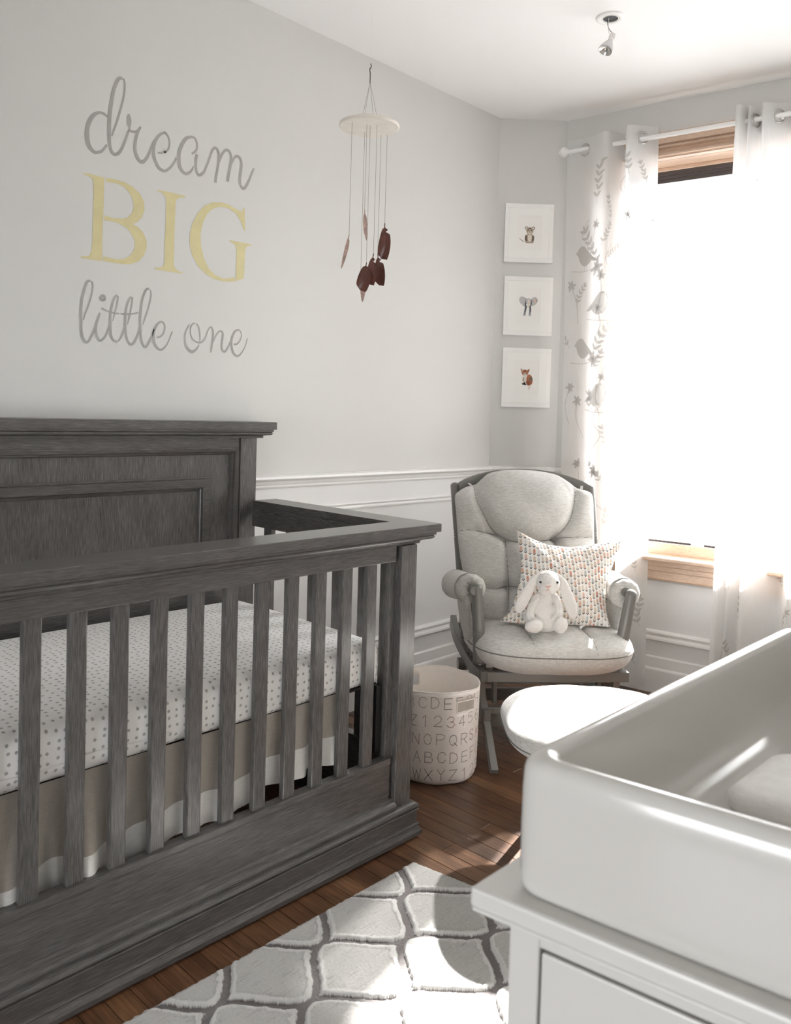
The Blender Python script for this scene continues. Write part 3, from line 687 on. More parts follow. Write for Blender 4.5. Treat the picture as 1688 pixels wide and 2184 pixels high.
# ================================================================== PICTURES
def wallB(a, z, n=0.0):
    d = Vector((1, -1, 0)).normalized(); nn = Vector((-1, -1, 0)).normalized()
    return Vector((2.59, 0, 0)) + d * a + nn * n + Vector((0, 0, z))
def Bbox(mb, a0, a1, n0, n1, z0, z1):
    P = [wallB(a0, 0, n0), wallB(a1, 0, n0), wallB(a1, 0, n1), wallB(a0, 0, n1)]
    mb.add([(p.x, p.y, z) for z in (z0, z1) for p in P], [(3, 2, 1, 0), (4, 5, 6, 7), (0, 1, 5, 4), (1, 2, 6, 5), (2, 3, 7, 6), (3, 0, 4, 7)])
COLS = dict(tan=lin(176, 160, 140), brown=lin(120, 104, 90), cream=lin(222, 212, 200), dark=lin(60, 54, 52), rust=lin(172, 108, 78), rust2=lin(140, 84, 60), black=lin(34, 32, 34), grey=lin(196, 194, 192), grey2=lin(140, 140, 142), char=lin(82, 84, 90), pink=lin(212, 190, 182), white=lin(240, 236, 230))
PM = {k: plain('watercolour_' + k, v, .9, .12, 160) for k, v in COLS.items()}
def picture(label, a0, a1, z0, z1, art, tilt=0.0):
    f = thing('picture_frame', label, 'picture', wallB((a0 + a1) / 2, (z0 + z1) / 2, 0), 'small white framed animal prints')
    w = .022
    mb = MB()
    Bbox(mb, a0, a1, .001, .016, z0, z0 + w); Bbox(mb, a0, a1, .001, .016, z1 - w, z1); Bbox(mb, a0, a0 + w, .001, .016, z0 + w, z1 - w); Bbox(mb, a1 - w, a1, .001, .016, z0 + w, z1 - w)
    obj('frame', mb, M['frame'], f, bevel=.0015)
    ca, cz = (a0 + a1) / 2, (z0 + z1) / 2; hw, hh = .060, .085
    mb = MB()
    Bbox(mb, a0 + w, ca - hw, .001, .0155, z0 + w, z1 - w); Bbox(mb, ca + hw, a1 - w, .001, .0155, z0 + w, z1 - w); Bbox(mb, ca - hw, ca + hw, .001, .0155, z0 + w, cz - hh); Bbox(mb, ca - hw, ca + hw, .001, .0155, cz + hh, z1 - w)
    obj('mat_board', mb, M['mat_board'], f)
    mb = MB(); Bbox(mb, ca - hw, ca + hw, .001, .0128, cz - hh, cz + hh); pr = obj('print', mb, M['paper'], f)
    by = {}
    for i, (k, poly) in enumerate(art):
        mb = by.setdefault(k, MB()); mb.fan([wallB(ca + x / 1000, cz + y / 1000, .0130 + i * .00006) for x, y in poly])
    for k, mb in by.items(): obj('painted_patch', mb, PM[k], pr, kind='stuff')
def ell(x, y, rx, ry, rot=0, n=16):
    return [(x + rx * cos(a) * cos(rot) - ry * sin(a) * sin(rot), y + rx * cos(a) * sin(rot) + ry * sin(a) * cos(rot)) for a in [2 * pi * i / n for i in range(n)]]
lion = [('brown', [(-24, -41), (-36, -33), (-48, -24), (-49, -25), (-38, -35), (-25, -44)]), ('tan', ell(3, -24, 20, 25)), ('brown', ell(-13, -27, 7, 18, .1)), ('brown', ell(20, -27, 6, 18, -.1)), ('cream', ell(4, -24, 11, 19)), ('tan', ell(-8, -43, 9, 6)), ('tan', ell(15, -43, 9, 6)),
        ('brown', ell(-14, 25, 8, 8)), ('brown', ell(21, 25, 8, 8)), ('cream', ell(-14, 25, 5, 5)), ('cream', ell(21, 25, 5, 5)), ('tan', ell(3.5, 12, 18, 17)), ('brown', ell(3, 24, 8, 4)), ('cream', ell(3, 4, 9, 7)), ('dark', ell(-5, 14, 3, 3)), ('dark', ell(11, 14, 3, 3)), ('dark', ell(3, 6, 4, 2.6))]
eleph = [('grey', [(-6, 34), (-18, 42), (-34, 48), (-44, 40), (-46, 26), (-38, 12), (-26, 2), (-18, -4), (-10, 2), (-6, 18)]), ('grey', [(12, 34), (24, 44), (36, 46), (46, 38), (48, 26), (40, 12), (30, 4), (18, 0), (12, 10)]), ('pink', ell(32, 26, 9, 10)), ('grey2', [(-6, 34), (-18, 42), (-20, 40), (-10, 30)]), ('char', [(-14, 30), (-8, 30), (-10, 4), (-18, -4)]), ('char', [(14, 32), (20, 28), (16, 2), (10, 6)]),
         ('grey', ell(2, 24, 14, 15)), ('cream', ell(2, 12, 6, 22)), ('grey2', [(-14, 2), (-4, 2), (-8, -20), (-12, -44), (-22, -44), (-18, -20)]), ('char', [(-14, 2), (-8, 0), (-12, -28), (-18, -30)]), ('grey2', [(6, 2), (14, 4), (16, -20), (14, -44), (5, -44), (6, -20)]), ('char', [(8, 2), (14, 4), (15, -28), (9, -26)]), ('grey', ell(-17, -46, 8, 4)), ('grey', ell(10, -46, 7, 4)), ('dark', ell(-6, 22, 1.6, 1.6)), ('dark', ell(10, 22, 1.6, 1.6)), ('rust', ell(41, 27, 3, 3))]
fox = [('cream', [(14, -38), (24, -44), (14, -62), (10, -50)]), ('rust', ell(16, -10, 16, 27, .15)), ('brown', ell(22, -6, 9, 12)), ('rust2', ell(10, -26, 10, 14, .5)), ('cream', ell(-10, -12, 9, 18)), ('tan', ell(-15, -8, 4, 14)), ('black', ell(-10, -32, 12, 4, -.15)), ('black', ell(-8, -27, 5, 5)),
       ('rust2', [(-30, 46), (-28, 28), (-14, 34)]), ('rust2', [(14, 46), (12, 26), (0, 34)]), ('cream', [(-27, 40), (-25, 30), (-18, 34)]), ('rust', ell(-8, 24, 17, 15)), ('rust2', ell(-8, 34, 8, 6)), ('tan', ell(-8, 18, 12, 8)), ('cream', [(-14, 16), (0, 16), (-6, 4)]), ('dark', ell(-14, 22, 1.8, 1.8)), ('dark', ell(-1, 22, 1.8, 1.8)), ('dark', ell(-6, 6, 2, 1.6))]
picture('white framed watercolour of a lion cub, top of the three prints by the window', .038, .279, 2.027, 2.315, lion)
picture('white framed watercolour of a grey elephant, middle of the three prints', .045, .288, 1.668, 1.958, eleph)
picture('white framed watercolour of a russet fox, lowest of the three prints above the armchair', .049, .292, 1.312, 1.606, fox)
from mathutils.geometry import tessellate_polygon
# ================================================================== WALL LETTERING
def strokes_mesh(strokes, y0=-0.0008, n=7):
    mb = MB()
    for k, S in enumerate(strokes):
        P = catmull(S, n)
        yy = y0 - 0.0001 * k
        L_, R2 = [], []
        for i, p in enumerate(P):
            a, b = P[max(i - 1, 0)], P[min(i + 1, len(P) - 1)]
            dx, dz = b[0] - a[0], b[1] - a[1]; d = hypot(dx, dz) or 1
            w = p[2] / 2
            L_.append((( p[0] - dz / d * w) / 1000, yy, (p[1] + dx / d * w) / 1000)); R2.append(((p[0] + dz / d * w) / 1000, yy, (p[1] - dx / d * w) / 1000))
        mb.grid([L_, R2])
    return mb
def word(name, label, idx, mat, loc):
    t = thing(name, label, 'wall lettering', loc, 'stencilled words on the wall above the crib')
    for i in idx:
        obj('letter', strokes_mesh(STROKES[i][1]), mat, t)
    return t
word('wall_word', 'grey script word dream stencilled on the wall above the crib, topmost line', [0, 1, 2, 3, 4], M['letter_grey'], (.8, 0, 2.15))
word('wall_word', 'grey script words little one stencilled on the wall, lowest line above the crib', list(range(5, len(STROKES))), M['letter_grey'], (.8, 0, 1.55))
t = thing('wall_word', 'large pale gold serif word BIG stencilled on the wall above the crib', 'wall lettering', (.8, 0, 1.85), 'stencilled words on the wall above the crib')
for ch, polys in BLOCKS:
    mb = MB()
    for poly in polys:
        V3 = [Vector((a / 1000, b / 1000, 0)) for a, b in poly]
        n0 = len(mb.v); mb.v += [(v.x, -0.0008, v.y) for v in V3]; mb.f += [tuple(n0 + i for i in t3) for t3 in tessellate_polygon([V3])]
    obj('letter', mb, M['letter_gold'], t)

# ================================================================== CRIB
CX0, CX1 = -0.378, 1.100     # outer post faces
YF = -0.875                  # front face of the posts
crib = thing('crib', 'dark grey stained wooden baby crib with slatted sides and panelled headboard', 'crib', (.361, -.48, 0))
def ringslab(x0, x1, y0, y1, prof, sides):
    """stack of rectangles; prof = (inset, z); sides = which sides take the inset (x0,x1,y0,y1)"""
    mb = MB(); rows = []
    for ins, z in prof:
        a, b, c, d = [ins * s for s in sides]
        rows.append([(x0 + a, y0 + c, z), (x1 - b, y0 + c, z), (x1 - b, y1 - d, z), (x0 + a, y1 - d, z)])
    mb.grid(rows, closev=True); mb.fan(rows[0]); mb.fan(rows[-1][::-1])
    return mb
capp = [(.0015, .939), (0, .9375), (0, .915), (.001, .914), (.010, .9135), (.010, .9055), (.0165, .9045), (.0145, .902), (.0135, .899), (.0145, .896), (.018, .8935), (.030, .891), (.040, .888), (.0445, .885), (.0445, .880), (.047, .878), (.063, .8765)]
obj('top_rail', ringslab(CX0 - .063, 1.163, -.912, -.798, capp, (1, 1, 1, .35)), M['cribx'], crib)
for x0, x1, sd in ((1.060, 1.1625, (0, 1, 0, 0)), (CX0 - .0625, CX0 + .040, (1, 0, 0, 0))):
    obj('end_cap', ringslab(x0, x1, -.7985, -.120, [(i, z - .0002) for i, z in capp], sd), M['criby'], crib)
mb = MB(); mb.box(-.296, 1.018, -.868, -.838, .8345, .880); obj('upper_rail', mb, M['cribx'], crib, bevel=.0015)
# front posts with the fixing strip behind the slot
for x0, x1, s0, s1 in ((1.034, CX1, 1.010, 1.040), (CX0, CX0 + .066, CX0 + .06, CX0 + .09)):
    mb = MB(); mb.box(x0, x1, YF, -.815, .085, .878); obj('post', mb, M['cribz'], crib, bevel=.0025)
    mb = MB(); mb.box(s0, s1, -.852, -.812, .10, .878); obj('fixing_strip', mb, M['cribz'], crib, bevel=.001)
for i in range(-2, 11):
    xr = i * .095
    mb = MB(); mb.box(xr - .0385, xr, -.860, -.842, .255, .838); obj('slat', mb, M['cribz'], crib, bevel=.0035)
# lower front panel
mb = MB(); mb.box(-.296, 1.018, -.870, -.836, .2390, .2575); obj('lower_rail', mb, M['cribx'], crib, bevel=.002)
mb = MB(); mb.box(-.296, 1.018, -.865, -.842, .095, .2375); obj('front_panel', mb, M['cribx'], crib)
mb = MB(); mb.grid([[(x, y, z) for y, z in ((-.842, .134), (-.866, .133), (-.869, .127), (-.873, .1255), (-.880, .122), (-.8845, .117), (-.885, .112), (-.882, .108), (-.882, .085), (-.842, .085))] for x in (-.300, 1.0335)]); 
for x in (-.300, 1.0335): mb.fan([(x, y, z) for y, z in ((-.842, .134), (-.866, .133), (-.869, .127), (-.873, .1255), (-.880, .122), (-.8845, .117), (-.885, .112), (-.882, .108), (-.882, .085), (-.842, .085))])
obj('ledge_molding', mb, M['cribx'], crib)
basep = [(.028, .104), (.019, .1038), (.0125, .1015), (.0085, .097), (.0078, .093), (.0095, .0895), (.0135, .0885), (.0135, .0868), (.0085, .086), (.0078, .084), (.0085, .082), (.0125, .0812), (.0125, .0425), (.0075, .0412), (.0055, .0385), (.0070, .0355), (.0105, .0345), (.0085, .031), (.003, .024), (0, .0195), (0, .0095), (.005, .0085), (.005, .0035), (.012, .003), (.012, .0)]
for nm, x0, x1, y0, y1, sd in (('base_molding', CX0 - .028, CX1 + .028, -.903, -.842, (1, 1, 1, 0)),):
    obj(nm, ringslab(x0, x1, y0, y1, basep, sd), M['cribx'], crib)
for x0, x1, sd in ((CX1 - .034, CX1 + .0275, (0, 1, 0, 0)), (CX0 - .0275, CX0 + .034, (1, 0, 0, 0))):
    obj('base_molding', ringslab(x0, x1, -.8425, -.045, [(i, z * .998) for i, z in basep], sd), M['criby'], crib)
# end panels
for xi, xo in ((1.060, 1.080), (CX0 + .020, CX0 + .040)):
    mb = MB(); mb.box(xi - .004, xo + .002, -.815, -.120, .848, .9137); obj('upper_rail', mb, M['criby'], crib, bevel=.0015)
    mb = MB(); mb.box(xi - .006, xo + .004, -.815, -.090, .085, .2585); obj('lower_rail', mb, M['criby'], crib, bevel=.0015)
    for k in range(5):
        y = -.185 - .12 * k
        mb = MB(); mb.box(xi, xo, y - .042, y, .255, .851); obj('slat', mb, M['cribz'], crib, bevel=.003)
# headboard
hb = thing('tmp', 'x', 'x', (0, 0, 0)); bpy.data.objects.remove(hb)
hcap = [(.002, 1.2175), (0, 1.2155), (0, 1.1905), (.008, 1.190), (.008, 1.182), (.014, 1.181), (.011, 1.178), (.011, 1.174), (.014, 1.171), (.030, 1.168), (.036, 1.166), (.036, 1.159), (.050, 1.158)]
obj('headboard_cap', ringslab(CX0 - .056, 1.150, -.130, -.012, hcap, (1, 1, .9, 0)), M['cribx'], crib)
for x0, x1 in ((1.024, 1.094), (CX0 + .006, CX0 + .076)):
    mb = MB(); mb.box(x0, x1, -.088, -.025, .0, 1.160); obj('headboard_post', mb, M['cribz'], crib, bevel=.002)
HX0, HX1 = CX0 + .078, 1.0225
mb = MB(); mb.box(HX0, HX1, -.082, -.045, 1.125, 1.160); obj('headboard_rail', mb, M['cribx'], crib, bevel=.001)
mb = MB(); mb.box(HX0, HX1, -.082, -.045, .20, .640); obj('headboard_rail', mb, M['cribx'], crib, bevel=.001)
mb = MB(); mb.box(HX0, HX1, -.060, -.045, .40, 1.13); obj('headboard_panel', mb, M['cribz'], crib)
def frame_molding(x0, x1, z0, z1, prof, mat):
    mb = MB(); rows = []
    for o, y in prof:
        rows.append([(x0 + o, y, z0 + o), (x1 - o, y, z0 + o), (x1 - o, y, z1 - o), (x0 + o, y, z1 - o)])
    mb.grid(rows, closev=True)
    return obj('panel_molding', mb, mat, crib)
frame_molding(HX0, HX1, .640, 1.125, [(0, -.060), (0, -.083), (.003, -.084), (.014, -.080), (.017, -.075), (.017, -.071), (.022, -.069), (.025, -.064), (.026, -.060)], M['cribx'])
frame_molding(HX0 + .105, HX1 - .105, .73, 1.025, [(0, -.060), (0, -.067), (.004, -.070), (.007, -.069), (.008, -.0755), (.036, -.074), (.038, -.068), (.041, -.070), (.044, -.067), (.048, -.064), (.050, -.060)], M['cribx'])
mb = MB()   # mattress support: dark metal side angle and cross bars, bolts in the post
for y in (-.80, -.16): mb.box(-.30, 1.005, y - .012, y + .012, .462, .470)
for x in (-.2, .1, .4, .7, .9): mb.box(x, x + .02, -.80, -.15, .462, .468)
mb.box(.985, 1.005, -.835, -.80, .27, .468); mb.box(-.305, -.285, -.835, -.80, .27, .468)
obj('mattress_support', mb, M['black'], crib)
for z in (.36, .40, .44):
    mb = MB(); mb.lathe([(0, .004), (.003, .004), (.0035, 0)], 10, Matrix.Translation((1.010, -.835, z)) @ Vector((-1, 0, 0)).to_track_quat('Z', 'Y').to_matrix().to_4x4()); obj('bolt', mb, M['steel'], crib)

# mattress with dotted fitted sheet
def rounded_box(x0, x1, y0, y1, z0, z1, r, crown=0.0, nx=70, ny=40, wob=0.0):
    """superquadric-like soft box as one closed mesh, with UVs measured in metres"""
    me_v, me_f, uvs = [], [], []
    bm = bmesh.new()
    cx, cy, cz = (x0 + x1) / 2, (y0 + y1) / 2, (z0 + z1) / 2
    hx, hy, hz = (x1 - x0) / 2, (y1 - y0) / 2, (z1 - z0) / 2
    faces = []
    def mk(axis, sgn, na, nb_):
        rows = []
        for i in range(na + 1):
            row = []
            for j in range(nb_ + 1):
                a, b = -1 + 2 * i / na, -1 + 2 * j / nb_
                p = [0, 0, 0]; o = [k for k in range(3) if k != axis]
                p[axis] = sgn * (hx, hy, hz)[axis]; p[o[0]] = a * (hx, hy, hz)[o[0]]; p[o[1]] = b * (hx, hy, hz)[o[1]]
                row.append(p)
            rows.append(row)
        return rows
    out = []
    for axis, na, nb_ in ((2, nx, ny), (0, ny, 8), (1, nx, 8)):
        for sgn in (1, -1):
            rows = mk(axis, sgn, na, nb_)
            vs = []
            for row in rows:
                vr = []
                for p in row:
                    q = Vector((max(-hx + r, min(hx - r, p[0])), max(-hy + r, min(hy - r, p[1])), max(-hz + r, min(hz - r, p[2]))))
                    d = Vector(p) - q
                    v = q + (d.normalized() * r if d.length > 1e-9 else d)
                    if axis == 2 and d.length <= r: v = Vector((p[0] if abs(p[0]) < hx - r else v.x, p[1] if abs(p[1]) < hy - r else v.y, v.z))
                    if v.z > 0: v.z += crown * (1 - (v.x / hx) ** 2) * (1 - (v.y / hy) ** 2)
                    if wob: v += v.normalized() * wob * (noise.noise(Vector((v.x * 4, v.y * 7, v.z * 9))) + .5 * noise.noise(Vector((v.x * 13, v.y * 13, v.z * 13))))
                    bv = bm.verts.new((v.x + cx, v.y + cy, v.z + cz)); vr.append(bv)
                vs.append(vr)
            out.append((axis, vs, na, nb_))
    uvl = bm.loops.layers.uv.new('UVMap')
    for axis, vs, na, nb_ in out:
        for i in range(na):
            for j in range(nb_):
                f = bm.faces.new((vs[i][j], vs[i + 1][j], vs[i + 1][j + 1], vs[i][j + 1]))
                f.smooth = True
                for l in f.loops:
                    c = l.vert.co
                    l[uvl].uv = ((c.x, c.y) if axis == 2 else (c.y + 3.1, c.z) if axis == 0 else (c.x + 7.3, c.z))
    bmesh.ops.remove_doubles(bm, verts=bm.verts, dist=0.0004)
    bmesh.ops.recalc_face_normals(bm, faces=bm.faces)
    return bm
mt_ = thing('mattress', 'crib mattress in a white fitted sheet printed with small grey dots', 'mattress', (.35, -.48, .47))
bm = rounded_box(-.295, 1.000, -.838, -.128, .474, .602, .034, .010, wob=.0035)
me = bpy.data.meshes.new('fitted_sheet'); bm.to_mesh(me); bm.free(); me.materials.append(M['sheet'])
o = bpy.data.objects.new('fitted_sheet', me); COL.objects.link(o); o.parent = mt_; o.matrix_parent_inverse = BASE['mattress'].inverted()
mb = MB(); mb.tube([(-.2 + .03 * k, -.8405 - .0006 * sin(k), .515 + .004 * sin(k * .7)) for k in range(18)], .0012, 6); obj('sheet_seam', mb, M['skirtw'], mt_)

# crib skirt hanging below
sk = thing('crib_skirt', 'taupe crib skirt with a white band along its hem, hanging below the mattress', 'crib skirt', (.3, -.83, .24))
def skirt(z0, z1, name, mat, off):
    mb = MB(); rows = []
    nx = 150
    for i in range(nx + 1):
        x = -.28 + (.868 + .28) * i / nx
        row = []
        for j in range(9):
            k = j / 8
            zt = .476
            zl = z0(x); zu = z1(x); z = zu + (zl - zu) * k
            drop = (zt - z) / .25
            y = -.822 + off + .030 * drop * sin(x * 27 + 2.0 * sin(x * 8)) * (0.45 + .55 * sin(x * 5 + 1) ** 2) - .008 * drop * sin(x * 71)
            if x > .82: y = y * (1 - (x - .82) / .05 * .3) + (-.822) * (x - .82) / .05 * .3
            row.append((x, y, z))
        rows.append(row)
    mb.grid(rows); return obj(name, mb, mat, sk, smooth=True)
hemz = lambda x: .250 + .045 * max(0, (x - .35)) / .5 + .008 * sin(x * 22) - (.035 if x < .1 else .035 * max(0, 1 - (x - .1) / .25))
band = lambda x: hemz(x) + .078
skirt(lambda x: band(x), lambda x: .4765, 'drop_panel', M['skirt'], 0)
skirt(hemz, band, 'hem_band', M['skirtw'], -.0004)

# ================================================================== FEATHER WIND CHIME
mob = thing('hanging_mobile', 'pale round wooden disc mobile with seven curled copper feathers on strings', 'mobile', (1.214, -.5, 2.73))
dc = Vector((1.214, -.5, 2.2115))
mb = MB(); mb.lathe([(.0001, .006), (.097, .006), (.0995, .004), (.1005, 0), (.0995, -.004), (.097, -.006), (.0001, -.006)], 64, Matrix.Translation(dc)); obj('disc', mb, M['disc'], mob, bevel=0)
hk = Vector((1.212, -.5, 2.405))
mb = MB(); mb.tube([(hk.x, hk.y, 2.73), hk], .0002, 4); obj('ceiling_line', mb, M['nylon'], mob)
mb = MB(); mb.tube(catmull([hk + Vector(q) for q in ((0, 0, .010), (.003, 0, .004), (0.002, 0, -.004), (-.002, 0, -.006), (-.002, 0, -.016), (0, 0, -.022))], 5), .0015, 8); mb.tube([hk + Vector((0, 0, -.02)), hk + Vector((0, 0, -.055))], .0016, 6); obj('hook', mb, M['black'], mob)
for a in (.3, 1.8, 3.4, 4.9):
    mb = MB(); mb.tube([hk + Vector((0, 0, -.05)), dc + Vector((.035 * cos(a), .035 * sin(a), .006))], .0006, 5); obj('string', mb, M['string'], mob)
def leafy(top, tip, w, bend, side, dark_, tw=0.0):
    """a thin curled feather from top to tip"""
    top = Vector(top); tip = Vector(tip); ax_ = (tip - top); ln = ax_.length; ax_.normalize()
    sd = Vector(side); sd = (sd - ax_ * sd.dot(ax_)).normalized(); nn = ax_.cross(sd)
    rows = []; K = 16
    for i in range(K + 1):
        t = i / K
        if t < .14: ww = .0016 + .0008 * t
        else:
            q = (t - .14) / .86; ww = w * (q ** .45) * ((1 - q) ** (.22 if dark_ else .6)) * 2.1 + .0012 * (1 - q)
        c = top + ax_ * (t * ln) + nn * (bend * sin(pi * t)) + sd * (bend * .2 * sin(pi * t * .9))
        a = tw * (t - .5); s2 = sd * cos(a) + nn * sin(a)
        cup = nn * cos(a) - sd * sin(a)
        el = -.75; notch = (.3 if dark_ and .20 < t < .27 else 1)
        rows.append([c + s2 * (ww * e) + ax_ * (ww * e * .7 * t ** 5) + cup * (abs(e) ** 1.6) * ww * .35 for e in (el, el * .6, 0, .4 * notch, .75 * notch, 1.15 * notch)])
    mb = MB(); mb.grid(rows); mb.grid([[p + cup * .0007 for p in r] for r in rows])
    return mb
FE = FEATHERS
for (xs, ys, zs), (xt, yt, zt), w, bend, side, dark, tw in FE:
    mb = MB(); mb.tube([(xs, ys, 2.2055), (xs, ys, zs)], .0007, 5); obj('string', mb, M['string'], mob)
    obj('feather', leafy((xs, ys, zs), (xt, yt, zt), w, bend, side, dark, tw), M['fdark'] if dark else M['fpale'], mob, smooth=True)

# ================================================================== BASKET
BKX, BKY, BKR, BKH = 1.515, -.615, .150, .318
bk = thing('storage_basket', 'round cream canvas storage basket printed with dotted letters and numbers', 'basket', (BKX, BKY, 0))
A0 = atan2(-2.487 - BKY, -.696 - BKX)
def bp(phi, z, o=0.0):
    """phi in degrees from the side facing the crib end, positive to the right"""
    a = A0 + radians(phi)
    r = BKR * (1 + .035 * (z / BKH)) + .0025 * sin(3 * a + z * 9) + .0018 * sin(7 * a + z * 14) + o
    if z < .02: r -= .012 * (1 - z / .02) ** 2
    zz = z * (1 + (.018 * sin(2 * radians(phi) + 1.2)) * (z / BKH))
    return Vector((BKX + r * cos(a), BKY + r * sin(a), zz))
na = 120; zl = [.0, .004, .01, .02] + [.04 + i * .0139 for i in range(21)]
zl[-1] = BKH
HO = [(26, 60, .247, .287), (206, 242, .247, .287)]
mb = MB(); 
for j, z in enumerate(zl): mb.v += [tuple(bp(i * 3, z)) for i in range(na)]
for j in range(len(zl) - 1):
    for i in range(na):
        ph, z = i * 3 + 1.5, (zl[j] + zl[j + 1]) / 2
        if any(h[0] < ph < h[1] and h[2] < z < h[3] for h in HO): continue
        mb.f.append((j * na + i, j * na + (i + 1) % na, (j + 1) * na + (i + 1) % na, (j + 1) * na + i))
mb.f.append(tuple(range(na))[::-1])
o = obj('body', mb, M['canvas'], bk, smooth=True); so = o.modifiers.new('thick', 'SOLIDIFY'); so.thickness = .003; so.offset = -1
mb = MB(); mb.tube([bp(i * 3, BKH - .001, -.0015) for i in range(na)] + [bp(0, BKH - .001, -.0015)], .0022, 8, False); obj('rim_binding', mb, M['canvas'], bk, smooth=True)
for h in HO:
    q = [(h[0] + 1, .250), (h[1] - 1, .250), (h[1] - 1, .285), (h[0] + 1, .285), (h[0] + 1, .250)]
    pts = []
    for (a, b), (c, d) in zip(q[:-1], q[1:]):
        pts += [bp(a + (c - a) * k / 8, b + (d - b) * k / 8, .001) for k in range(8)]
    mb = MB(); mb.tube(pts + [pts[0]], .0014, 6, False); obj('handle_stitching', mb, M['canvas'], bk)
mb = MB(); mb.grid([[bp(a, z, -.0048) for z in (.195, .22, .25)] for a in range(196, 253, 4)]); 
for a0_, a1_, z0_, z1_ in ((196, 206, .25, .312), (243, 252, .25, .312)): mb.grid([[bp(a0_ + (a1_ - a0_) * k / 3, z, -.0048) for z in (z0_, z1_)] for k in range(4)])
obj('handle_patch', mb, M['canvas'], bk)
FONT = {
'A': [[(0, 0), (.5, 1), (1, 0)], [(.2, .36), (.8, .36)]],
'B': [[(0, 0), (0, 1), (.55, 1), (.85, .9), (.88, .7), (.6, .53), (0, .53)], [(.6, .53), (.95, .42), (1, .2), (.75, .02), (0, 0)]],
'C': [[(1, .78), (.8, .97), (.5, 1), (.18, .88), (0, .5), (.18, .12), (.5, 0), (.8, .03), (1, .22)]],
'D': [[(0, 0), (0, 1), (.45, 1), (.85, .82), (1, .5), (.85, .18), (.45, 0), (0, 0)]],
'E': [[(.95, 1), (0, 1), (0, 0), (.95, 0)], [(0, .52), (.8, .52)]],
'F': [[(.95, 1), (0, 1), (0, 0)], [(0, .52), (.8, .52)]],
'G': [[(1, .78), (.8, .97), (.5, 1), (.18, .88), (0, .5), (.18, .12), (.5, 0), (.9, .08), (1, .42), (.6, .42)]],
'H': [[(0, 0), (0, 1)], [(1, 0), (1, 1)], [(0, .5), (1, .5)]],
'M': [[(0, 0), (.1, 1), (.5, .3), (.9, 1), (1, 0)]], 'N': [[(0, 0), (0, 1), (1, 0), (1, 1)]],
'O': [[(.5, 1), (.15, .86), (0, .5), (.15, .14), (.5, 0), (.85, .14), (1, .5), (.85, .86), (.5, 1)]],
'0': [[(.5, 1), (.15, .86), (0, .5), (.15, .14), (.5, 0), (.85, .14), (1, .5), (.85, .86), (.5, 1)]],
'P': [[(0, 0), (0, 1), (.6, 1), (1, .86), (1, .6), (.6, .46), (0, .46)]],
'Q': [[(.5, 1), (.15, .86), (0, .5), (.15, .14), (.5, 0), (.85, .14), (1, .5), (.85, .86), (.5, 1)], [(.62, .25), (1, -.04)]],
'R': [[(0, 0), (0, 1), (.6, 1), (1, .86), (1, .62), (.6, .48), (0, .48)], [(.45, .48), (1, 0)]],
'S': [[(.95, .8), (.75, .97), (.45, 1), (.12, .88), (.1, .66), (.5, .52), (.92, .38), (.95, .15), (.6, 0), (.2, .04), (0, .2)]],
'V': [[(0, 1), (.5, 0), (1, 1)]], 'W': [[(-.1, 1), (.2, 0), (.5, .85), (.8, 0), (1.1, 1)]], 'X': [[(0, 1), (1, 0)], [(1, 1), (0, 0)]],
'Y': [[(0, 1), (.5, .5), (1, 1)], [(.5, .5), (.5, 0)]], 'Z': [[(0, 1), (1, 1), (0, 0), (1, 0)]],
'1': [[(.2, .8), (.55, 1), (.55, 0)]], '2': [[(.05, .75), (.3, .98), (.7, .98), (.95, .74), (.8, .45), (0, 0), (1, 0)]],
'3': [[(.05, .8), (.35, 1), (.75, .95), (.9, .75), (.75, .55), (.4, .52), (.8, .48), (1, .25), (.75, .02), (.3, 0), (0, .2)]],
'4': [[(.75, 0), (.75, 1), (0, .3), (1, .3)]], '5': [[(.9, 1), (.15, 1), (.1, .58), (.5, .66), (.9, .5), (.95, .2), (.6, 0), (.1, .06)]],
'6': [[(.85, .95), (.45, 1), (.1, .7), (0, .3), (.3, 0), (.75, .02), (1, .3), (.75, .56), (.3, .56), (.03, .35)]]}
ink = {k: plain('ink_' + k, v, .9, 0) for k, v in dict(k=lin(30, 26, 26), r=lin(120, 34, 34), g=lin(112, 112, 96), b=lin(66, 68, 68), o=lin(120, 70, 48)).items()}
ROWS = [(.283, 'ABCDEFGH', 'kbgbkkgk', -50), (.222, 'YZ123456', 'gkrgrggg', -46), (.160, 'MNOPQRSM', 'brggbbrr', -42), (.098, '0ABCDEFG', 'bgbkrgog', -40), (.038, 'VWXYZ123', 'bbkrgrgk', -40)]
for zc, txt, cl_, ph0 in ROWS:
    for i, (ch, cc) in enumerate(zip(txt, cl_)):
        mb = MB(); ph = ph0 + i * 16.3; zc2 = zc - .002 * sin(i * 1.7)
        for st in FONT[ch]:
            for (a, b), (c, d) in zip(st[:-1], st[1:]):
                ln = hypot((c - a) * .026, (d - b) * .036); n = max(1, int(ln / .0034))
                for k in range(n + (1 if (c, d) == st[-1] else 0)):
                    u, v = a + (c - a) * k / n, b + (d - b) * k / n
                    p_ = ph + (u - .5) * .026 / BKR * 57.3; z_ = zc2 + (v - .5) * .036
                    if any(h[0] - 1 < p_ < h[1] + 1 and h[2] - .001 < z_ < h[3] + .001 for h in HO): continue
                    rr_ = .00145
                    mb.fan([bp(p_ + cos(t_) * rr_ / BKR * 57.3, z_ + sin(t_) * rr_, .0008) for t_ in (0, 1.05, 2.1, 3.14, 4.19, 5.24)])
        if mb.f: obj('printed_character', mb, ink[cc], bk)

